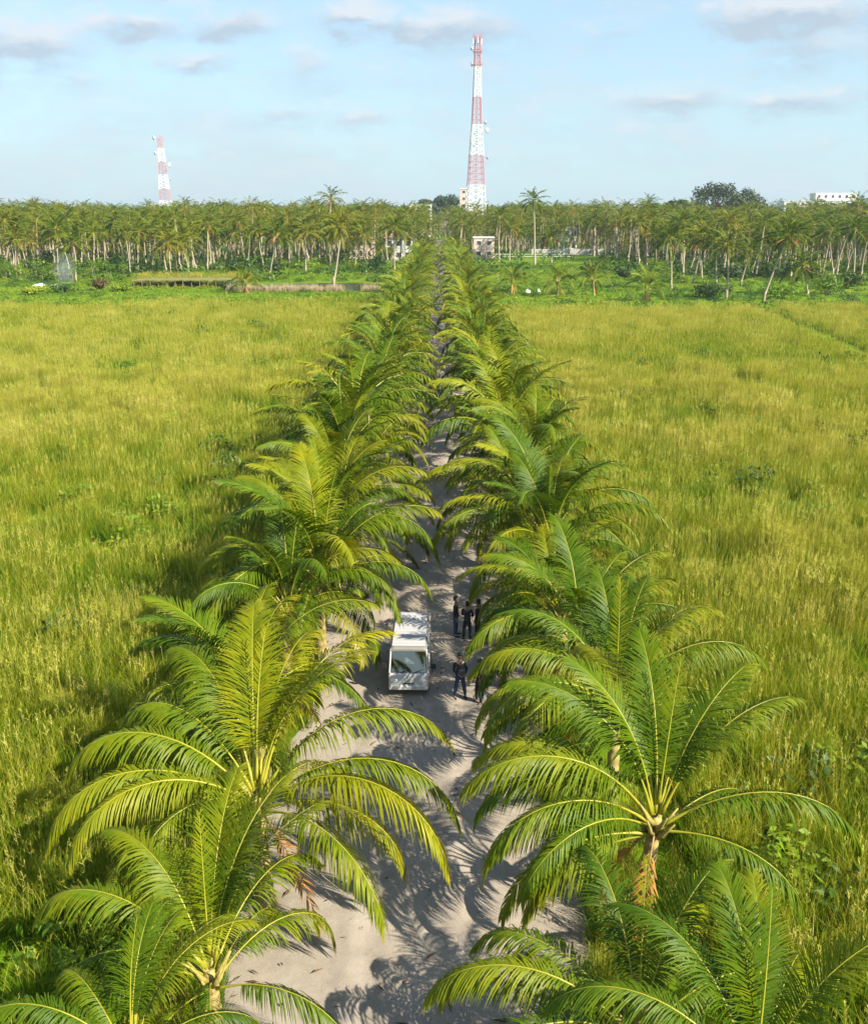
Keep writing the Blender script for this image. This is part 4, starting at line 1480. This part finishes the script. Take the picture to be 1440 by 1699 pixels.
for k in range(3):
    panel_ant(t, 3.0 * math.cos(2.1 * k), 3.0 * math.sin(2.1 * k), 69.5, 2.6, 'grey_metal')


# ------------------------------------------------------------------ the van
def loft(g, rings, mi=0, cap=True):
    n = len(rings[0]); vs = [p for r_ in rings for p in r_]
    fs = []
    for j in range(len(rings) - 1):
        for i in range(n):
            fs.append((j * n + i, j * n + (i + 1) % n, (j + 1) * n + (i + 1) % n, (j + 1) * n + i))
    if cap:
        fs.append(tuple(reversed(range(n)))); fs.append(tuple(range((len(rings) - 1) * n, len(rings) * n)))
    g.add(vs, fs, mi)


def bevel(o, w, s=2):
    b = o.modifiers.new('bevel', 'BEVEL'); b.width = w; b.segments = s; b.limit_method = 'ANGLE'; b.angle_limit = R(30)
    return o


def make_van(x, y, rz):
    t = thing('white_van', 'small white van with ribbed roof parked on the sand track', 'van', (x, y, 0), rz)
    # front of the van looks to -Y; width along X, origin under its middle
    hw = .735
    g = Geo()                                   # lower body: waist and below
    sec = []
    for (yy, w, z0, z1) in ((-1.66, .66, .36, .80), (-1.62, .72, .30, .93), (-1.40, hw, .28, .98), (0, hw, .26, .98), (1.5, hw, .28, .98), (1.66, .70, .34, .96)):
        sec.append([(-w, yy, z0), (w, yy, z0), (w, yy, z1 - .06), (w - .05, yy, z1), (-w + .05, yy, z1), (-w, yy, z1 - .06)])
    loft(g, sec)
    body = bevel(link('body', g.mesh('body', [M['van_white']]), t), .03)
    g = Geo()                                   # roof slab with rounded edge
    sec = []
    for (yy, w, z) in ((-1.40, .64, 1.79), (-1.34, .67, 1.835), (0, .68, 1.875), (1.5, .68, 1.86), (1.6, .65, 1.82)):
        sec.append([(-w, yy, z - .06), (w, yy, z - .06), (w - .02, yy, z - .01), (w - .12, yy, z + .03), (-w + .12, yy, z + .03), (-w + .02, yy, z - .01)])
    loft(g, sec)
    roof = bevel(link('roof', g.mesh('roof', [M['groove_shade']]), t), .015)
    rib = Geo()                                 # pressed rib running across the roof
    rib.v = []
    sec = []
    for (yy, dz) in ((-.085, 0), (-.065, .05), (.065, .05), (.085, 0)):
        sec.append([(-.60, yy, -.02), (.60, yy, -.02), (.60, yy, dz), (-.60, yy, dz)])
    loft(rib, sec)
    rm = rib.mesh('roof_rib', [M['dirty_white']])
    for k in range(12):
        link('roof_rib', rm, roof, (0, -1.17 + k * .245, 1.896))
    # pillars
    for s in (-1, 1):
        for (a, b, w) in (((s * .69, -1.56, .96), (s * .645, -1.34, 1.80), .035), ((s * .70, -.32, .96), (s * .66, -.32, 1.82), .04),
                          ((s * .70, .62, .96), (s * .66, .62, 1.82), .04), ((s * .70, 1.60, .94), (s * .65, 1.55, 1.80), .05)):
            g = Geo(); g.tube([a, b], w, 6)
            link('pillar', g.mesh('pillar', [M['van_white']]), t)
        for (y0, y1) in ((-1.02, -.36), (-.28, .58), (.66, 1.52)):
            g = Geo()
            xo, xi = s * .708, s * .668
            ytop0 = y0 + (.0 if y0 > -1 else .12)
            p = [(xo, y0 - (.38 if y0 < -1 else 0), .98), (xo, y1, .98), (xi, y1, 1.79), (xi, ytop0, 1.79)]
            g.add(p + [(q[0] - s * .012, q[1], q[2]) for q in p], [(0, 1, 2, 3), (7, 6, 5, 4), (0, 4, 5, 1), (1, 5, 6, 2), (2, 6, 7, 3), (3, 7, 4, 0)])
            link('side_window', g.mesh('side_window', [M['glass']]), t)
    g = Geo()                                   # windscreen
    p = [(-.64, -1.555, .975), (.64, -1.555, .975), (.605, -1.36, 1.765), (-.605, -1.36, 1.765)]
    nrm = Vector((0, .015, .005))
    g.add(p + [tuple(Vector(q) + nrm) for q in p], [(0, 1, 2, 3), (7, 6, 5, 4), (0, 4, 5, 1), (1, 5, 6, 2), (2, 6, 7, 3), (3, 7, 4, 0)])
    ws = link('windscreen', g.mesh('windscreen', [M['glass']]), t)
    for s in (-.28, .22):                       # wipers
        g = Geo(); g.tube([(s, -1.60, .975), (s + .34, -1.52, 1.08)], .012, 4)
        link('wiper', g.mesh('wiper', [M['black']]), ws)
    g = Geo()                                   # rear window
    g.box((0, 1.612, 1.36), (1.16, .02, .62))
    link('rear_window', g.mesh('rear_window', [M['glass']]), t)
    g = Geo()                                   # cabin: dash, seats, floor
    g.box((0, -1.25, .99), (1.30, .42, .14))
    link('dashboard', g.mesh('dashboard', [M['black']]), t)
    for sx in (-.36, .36):
        g = Geo()
        g.box((sx, -.55, .92), (.48, .46, .14)); g.box((sx, -.27, 1.18), (.46, .13, .55)); g.box((sx, -.25, 1.54), (.26, .10, .18))
        bevel(link('seat', g.mesh('seat', [M['grey_metal']]), t), .03)
    g = Geo()
    st = [(.36 + .17 * math.cos(a), -1.0 + .06 * math.sin(a), 1.14 + .15 * math.sin(a)) for a in np.linspace(0, 2 * PI, 17)]
    g.tube(st, .016, 5); g.tube([(.36, -1.15, 1.02), (.36, -1.0, 1.14)], .02, 5)
    link('steering_wheel', g.mesh('steering_wheel', [M['black']]), t)
    # front details
    for s in (-1, 1):
        g = Geo()
        sec = []
        for (k, q) in ((0, 1.0), (-.035, .96), (-.055, .7)):
            sec.append([(s * .53 + .15 * q * math.cos(a), -1.645 + k, .70 + .085 * q * math.sin(a)) for a in np.linspace(0, 2 * PI, 13)[:-1]])
        loft(g, sec)
        link('headlight', g.mesh('headlight', [M['lamp']], True), t)
        g = Geo(); g.box((s * .685, -1.63, .70), (.05, .06, .12)); link('indicator', g.mesh('indicator', [M['amber']]), t)
        g = Geo()                               # mirror on an arm
        g.tube([(s * .70, -1.42, 1.08), (s * .84, -1.46, 1.16)], .018, 5)
        g.box((s * .90, -1.46, 1.18), (.17, .07, .20))
        bevel(link('mirror', g.mesh('mirror', [M['black']]), t), .015)
        g = Geo(); g.box((s * .735, -.05, .80), (.02, .14, .03)); link('door_handle', g.mesh('door_handle', [M['black']]), t)
        g = Geo(); g.box((s * .50, 1.665, .80), (.14, .04, .26)); link('tail_light', g.mesh('tail_light', [M['red_paint']]), t)
    g = Geo(); g.box((0, -1.675, .43), (1.40, .12, .17)); bevel(link('bumper', g.mesh('bumper', [M['van_white']]), t), .03)
    g = Geo(); g.box((0, 1.69, .42), (1.36, .10, .16)); bevel(link('bumper', g.mesh('bumper', [M['van_white']]), t), .03)
    g = Geo(); g.box((0, -1.668, .58), (.40, .02, .035)); link('grille', g.mesh('grille', [M['black']]), t)
    g = Geo(); g.box((0, -1.74, .44), (.34, .012, .12)); link('number_plate', g.mesh('number_plate', [M['wall_white']]), t)
    for s in (-1, 1):
        for yy in (-1.02, 1.0):
            g = Geo(); n = 20
            sec = []
            for (k, rr) in ((-.085, .19), (-.08, .262), (-.03, .275), (.03, .275), (.08, .262), (.085, .19)):
                sec.append([(k, rr * math.cos(2 * PI * i / n), rr * math.sin(2 * PI * i / n)) for i in range(n)])
            loft(g, sec)
            wl = link('wheel', None, t, (s * .66, yy, .275))
            link('tyre', g.mesh('tyre', [M['rubber']], True), wl)
            g = Geo()
            sec = []
            for (k, rr) in ((.07, .18), (.092, .15), (.086, .06), (.10, .04)):
                sec.append([(s * k, rr * math.cos(2 * PI * i / n), rr * math.sin(2 * PI * i / n)) for i in range(n)])
            loft(g, sec)
            link('rim', g.mesh('rim', [M['chrome']], True), wl)
    return t


make_van(-1.05, 32.4, R(-1.0))


# ------------------------------------------------------------------ people
def skin_obj(name, chains, mat, parent, levels=1, root=0):
    """chains: list of polylines [(x,y,z,r), ...]; equal points are merged"""
    vs, rs, es, idx = [], [], [], {}

    def vid(p):
        k = (round(p[0], 3), round(p[1], 3), round(p[2], 3))
        if k not in idx:
            idx[k] = len(vs); vs.append(p[:3]); rs.append(p[3])
        return idx[k]
    for ch in chains:
        ids = [vid(p) for p in ch]
        es += [(a, b) for a, b in zip(ids, ids[1:])]
    me = bpy.data.meshes.new(name)
    me.from_pydata(vs, es, [])
    me.materials.append(mat)
    o = link(name, me, parent)
    sk = o.modifiers.new('skin', 'SKIN')
    sk.use_smooth_shade = True
    sk.branch_smoothing = .4
    lay = me.skin_vertices[0].data
    for i, r_ in enumerate(rs):
        r_ = r_ if hasattr(r_, '__len__') else (r_, r_)
        lay[i].radius = r_
        lay[i].use_root = (i == root)
    ss = o.modifiers.new('smooth', 'SUBSURF'); ss.levels = levels; ss.render_levels = levels
    return o


def person(x, y, rz, label, trousers, top, hs=1.0, stance=.17, arms='down', bag=False, turn=0.0):
    """stands on the ground, faces local -Y"""
    t = thing('person', label, 'person', (x, y, 0), rz, 'people standing beside the van')
    t.scale = (hs,) * 3
    hip = (0, 0, .95, (.145, .105)); chest = (0, .0, 1.28, (.155, .105)); neckb = (0, .01, 1.45, (.085, .07)); nk = (0, .0, 1.53, .052)
    def leg(s):
        f = stance * (1.0 if s < 0 else 1.15)
        return [(s * .095, 0, .86, .088), (s * (.095 + f * .3), -.01, .50, .062), (s * (.06 + f * .75), .01, .10, .042)]
    def arm(s):
        sh = (s * .185, .01, 1.41, .058)
        if arms == 'front':
            return [sh, (s * .245, -.03, 1.14, .043), (s * .10, -.23, 1.06, .033)]
        if arms == 'phone' and s > 0:
            return [sh, (s * .25, -.05, 1.14, .043), (s * .13, -.24, 1.30, .033)]
        return [sh, (s * .255, .02, 1.14, .043), (s * .265, -.05, .89, .033)]
    head = [nk, (0, -.005, 1.60, (.070, .085)), (0, 0, 1.68, (.078, .098)), (0, .005, 1.745, (.062, .075))]
    chains = [[hip, (0, 0, 1.10, (.125, .092)), chest, neckb] + head]
    for s in (-1, 1):
        L_ = leg(s); A = arm(s)
        chains.append([hip] + L_ + [(L_[-1][0], -.10, .035, .035), (L_[-1][0] * 1.05, -.19, .03, .022)])
        w = Vector(A[-1][:3]); d = (w - Vector(A[-2][:3])).normalized()
        palm = w + d * .075
        chains.append([chest, (s * .11, .01, 1.40, .075)] + A + [(*palm, .028)])
        side = Vector((1, 0, 0)) if abs(d.x) < .8 else Vector((0, 1, 0))
        for k in range(4):                      # four fingers and a thumb
            o_ = side * (.014 * (k - 1.5))
            ln = (.062, .074, .07, .054)[k]
            a = palm + o_ + d * .02
            b = a + (d + o_ * 6).normalized() * ln * .55
            c = b + (d + Vector((0, -.5, -.2))).normalized() * ln * .45
            chains.append([(*palm, .028), (*a, .0095), (*b, .0085), (*c, .007)])
        th = w + d * .03
        b = th + (d * .5 + side * (-s) * .8 + Vector((0, -.4, 0))).normalized() * .05
        chains.append([(*w, A[-1][3]), (*b, .011), (*(b + d * .03), .009)])
        chains.append([(0, 0, 1.68, (.078, .098)), (s * .082, .01, 1.67, .018)])    # ear
    chains.append([(0, 0, 1.68, (.078, .098)), (0, -.105, 1.662, .016)])            # nose
    body = skin_obj('body', chains, M['skin'], t)
    # clothes
    ch = [[(0, 0, 1.07, (.150, .115)), (0, 0, 1.00, (.165, .124)), (0, 0, .90, (.152, .112))]]
    for s in (-1, 1):
        L_ = leg(s)
        ch.append([(0, 0, .90, (.152, .112)), (s * .095, 0, .80, .098), (L_[1][0], L_[1][1], .50, .078), (L_[2][0], L_[2][1], .08, .066)])
    skin_obj('trousers', ch, trousers, t)
    ch = [[(0, 0, .84, (.185, .142)), (0, 0, .95, (.178, .136)), (0, 0, 1.12, (.148, .115)), (0, 0, 1.28, (.172, .125)), (0, .01, 1.44, (.10, .085))]]
    for s in (-1, 1):
        A = arm(s)
        e = Vector(A[1][:3]); w = Vector(A[2][:3])
        w2 = e.lerp(w, .9)
        ch.append([(0, 0, 1.28, (.172, .125)), (s * .12, .01, 1.40, .088), (A[0][0], A[0][1], A[0][2], .073), (*e, .057), (*w2, .046)])
    skin_obj('jacket', ch, top, t)
    g = Geo(); n = 12; sec = []
    for (zz, ra, rb, oy) in ((1.60, .062, .05, .055), (1.66, .084, .088, .028), (1.72, .086, .098, .012), (1.77, .068, .08, .008), (1.80, .03, .035, .008)):
        sec.append([(ra * math.cos(2 * PI * i / n), oy + rb * math.sin(2 * PI * i / n), zz) for i in range(n)])
    loft(g, sec)
    link('hair', g.mesh('hair', [M['hair']], True), t)
    for s in (-1, 1):
        L_ = leg(s)
        g = Geo(); fx = L_[-1][0]; sec = []
        for (yy, w, h) in ((.075, .035, .06), (.04, .046, .09), (-.06, .048, .085), (-.15, .052, .06), (-.22, .035, .04)):
            sec.append([(fx - w, yy, .0), (fx + w, yy, .0), (fx + w * .9, yy, h * .6), (fx + w * .5, yy, h), (fx - w * .5, yy, h), (fx - w * .9, yy, h * .6)])
        loft(g, sec)
        link('shoe', g.mesh('shoe', [M['shoe']], True), t)
        g = Geo(); sec = []
        for (zz, rr) in ((-.011, .003), (-.006, .01), (0, .012), (.006, .01), (.011, .003)):
            sec.append([(s * .033 + rr * math.cos(2 * PI * i / 8), -.094 + .4 * rr * math.sin(2 * PI * i / 8), 1.685 + zz) for i in range(8)])
        loft(g, sec); link('eye', g.mesh('eye', [M['eye']], True), t)
    g = Geo(); g.box((0, -.088, 1.622), (.05, .012, .010)); link('mouth', g.mesh('mouth', [M['brown_shirt']]), t)
    if bag:
        g = Geo(); sec = []
        for (zz, w, d) in ((1.0, .10, .05), (1.02, .125, .075), (1.20, .125, .075), (1.24, .09, .05)):
            sec.append([(.02 + w * a, -.19 + d * b, zz) for a, b in ((-1, -.6), (-.8, -1), (.8, -1), (1, -.6), (1, .6), (.8, 1), (-.8, 1), (-1, .6))])
        b_ = thing('shoulder_bag', 'grey bag worn in front of the dark jacket of the person nearest the van', 'bag', (x, y, 0), rz)
        loft(g, sec)
        link('bag_body', g.mesh('bag_body', [M['bag']], True), b_)
        g = Geo(); g.tube([(-.09, -.17, 1.22), (-.16, -.15, 1.36), (-.13, -.02, 1.50), (.10, .10, 1.46), (.17, .06, 1.30), (.12, -.12, 1.20)], .014, 5)
        link('strap', g.mesh('strap', [M['bag']], True), b_)
    return t


person(.78, 30.75, R(12), 'person in a dark jacket and blue jeans standing nearest the van', M['denim'], M['jacket'], 1.0, .17, 'front', True)
person(1.45, 30.35, R(-60), 'person in a brown top and dark trousers half hidden by the hanging frond', M['dark_denim'], M['brown_shirt'], .98, .10, 'phone')
person(.72, 36.0, R(80), 'person in black with blue jeans, leftmost of the three behind', M['denim'], M['jacket'], 1.0, .12, 'down')
person(1.18, 35.6, R(160), 'person all in black, middle of the three behind', M['dark_denim'], M['jacket'], .97, .12, 'front')
person(1.62, 35.7, R(-110), 'person in dark clothes under the frond, rightmost of the three behind', M['dark_denim'], M['brown_shirt'], 1.0, .14, 'down')

# ------------------------------------------------------------------ litter on the sand
g = Geo()
for i in range(900):
    y = 11 + 60 * rng.random() ** 1.5
    a, b = road_edges(y)
    x = rng.uniform(a, b)
    if rng.random() < .5: x = rng.choice((a, b)) + rng.gauss(0, .7)
    s = rng.uniform(.02, .07); l = s * rng.uniform(1.2, 4); an = rng.uniform(0, 6.3)
    c, d = math.cos(an), math.sin(an)
    z = .075 + rng.uniform(0, .02)
    g.add([(x - c * l, y - d * l, z), (x + d * s * .5, y - c * s * .5, z + .02), (x + c * l, y + d * l, z), (x - d * s * .5, y + c * s * .5, z + .025)], [(0, 1, 2, 3)], 0, [rng.random()] * 4)
tag(link('leaf_litter', g.mesh('leaf_litter', [leafmat('litter', [(.2, (.05, .035, .02)), (.8, (.16, .10, .05))], .8, .05, 2.0, spec=.1)])),
    'scraps of dry leaf scattered over the sand track', kind='stuff')


# ------------------------------------------------------------------ smoke and haze
def volume_blob(name, loc, sx, sy, sz, dens, colr, label):
    bm = bmesh.new(); bmesh.ops.create_icosphere(bm, subdivisions=3, radius=1.0)
    me = bpy.data.meshes.new(name); bm.to_mesh(me); bm.free()
    m = mat_base(name); t = NT(m)
    out = t.n('ShaderNodeOutputMaterial'); pv = t.n('ShaderNodeVolumePrincipled')
    pv.inputs['Color'].default_value = (*colr, 1)
    tc = t.n('ShaderNodeTexCoord')
    nz = t.noise(1.6, 3, .6, tc.outputs['Object'])
    ln = t.n('ShaderNodeVectorMath', operation='LENGTH'); t.L.new(tc.outputs['Object'], ln.inputs[0])
    f = t.math('SUBTRACT', 1.0, ln.outputs['Value'], clamp=True)
    f = t.math('MULTIPLY', t.math('MULTIPLY', f, t.math('MULTIPLY', nz, 2.0)), dens)
    t.L.new(f, pv.inputs['Density'])
    t.L.new(pv.outputs[0], out.inputs['Volume'])
    me.materials.append(m)
    tag(link(name, me, None, loc, None, (sx, sy, sz)), label, kind='stuff')


volume_blob('smoke', (-87, 226, 3.0), 3.0, 2.6, 4.6, .16, (.75, .82, .9), 'thin bluish smoke rising beside the saplings')
volume_blob('smoke', (78, 415, 12.0), 14, 9, 11, .05, (.8, .85, .9), 'pale smoke drifting behind the clearing right of the mast')

HAZE_DENSITY = 0.00013
g = Geo(); g.box((0, 1150, 49), (2 * S + 40, 2960, 100))
hz = g.mesh('haze', [])
hm = mat_base('haze'); t_ = NT(hm)
ho = t_.n('ShaderNodeOutputMaterial'); pv = t_.n('ShaderNodeVolumePrincipled')
pv.inputs['Color'].default_value = (.74, .87, 1.0, 1)
pv.inputs['Density'].default_value = HAZE_DENSITY
pv.inputs['Anisotropy'].default_value = .2
t_.L.new(pv.outputs[0], ho.inputs['Volume'])
hz.materials.append(hm)
tag(link('haze', hz), 'thin pale air haze over the whole landscape', kind='stuff')
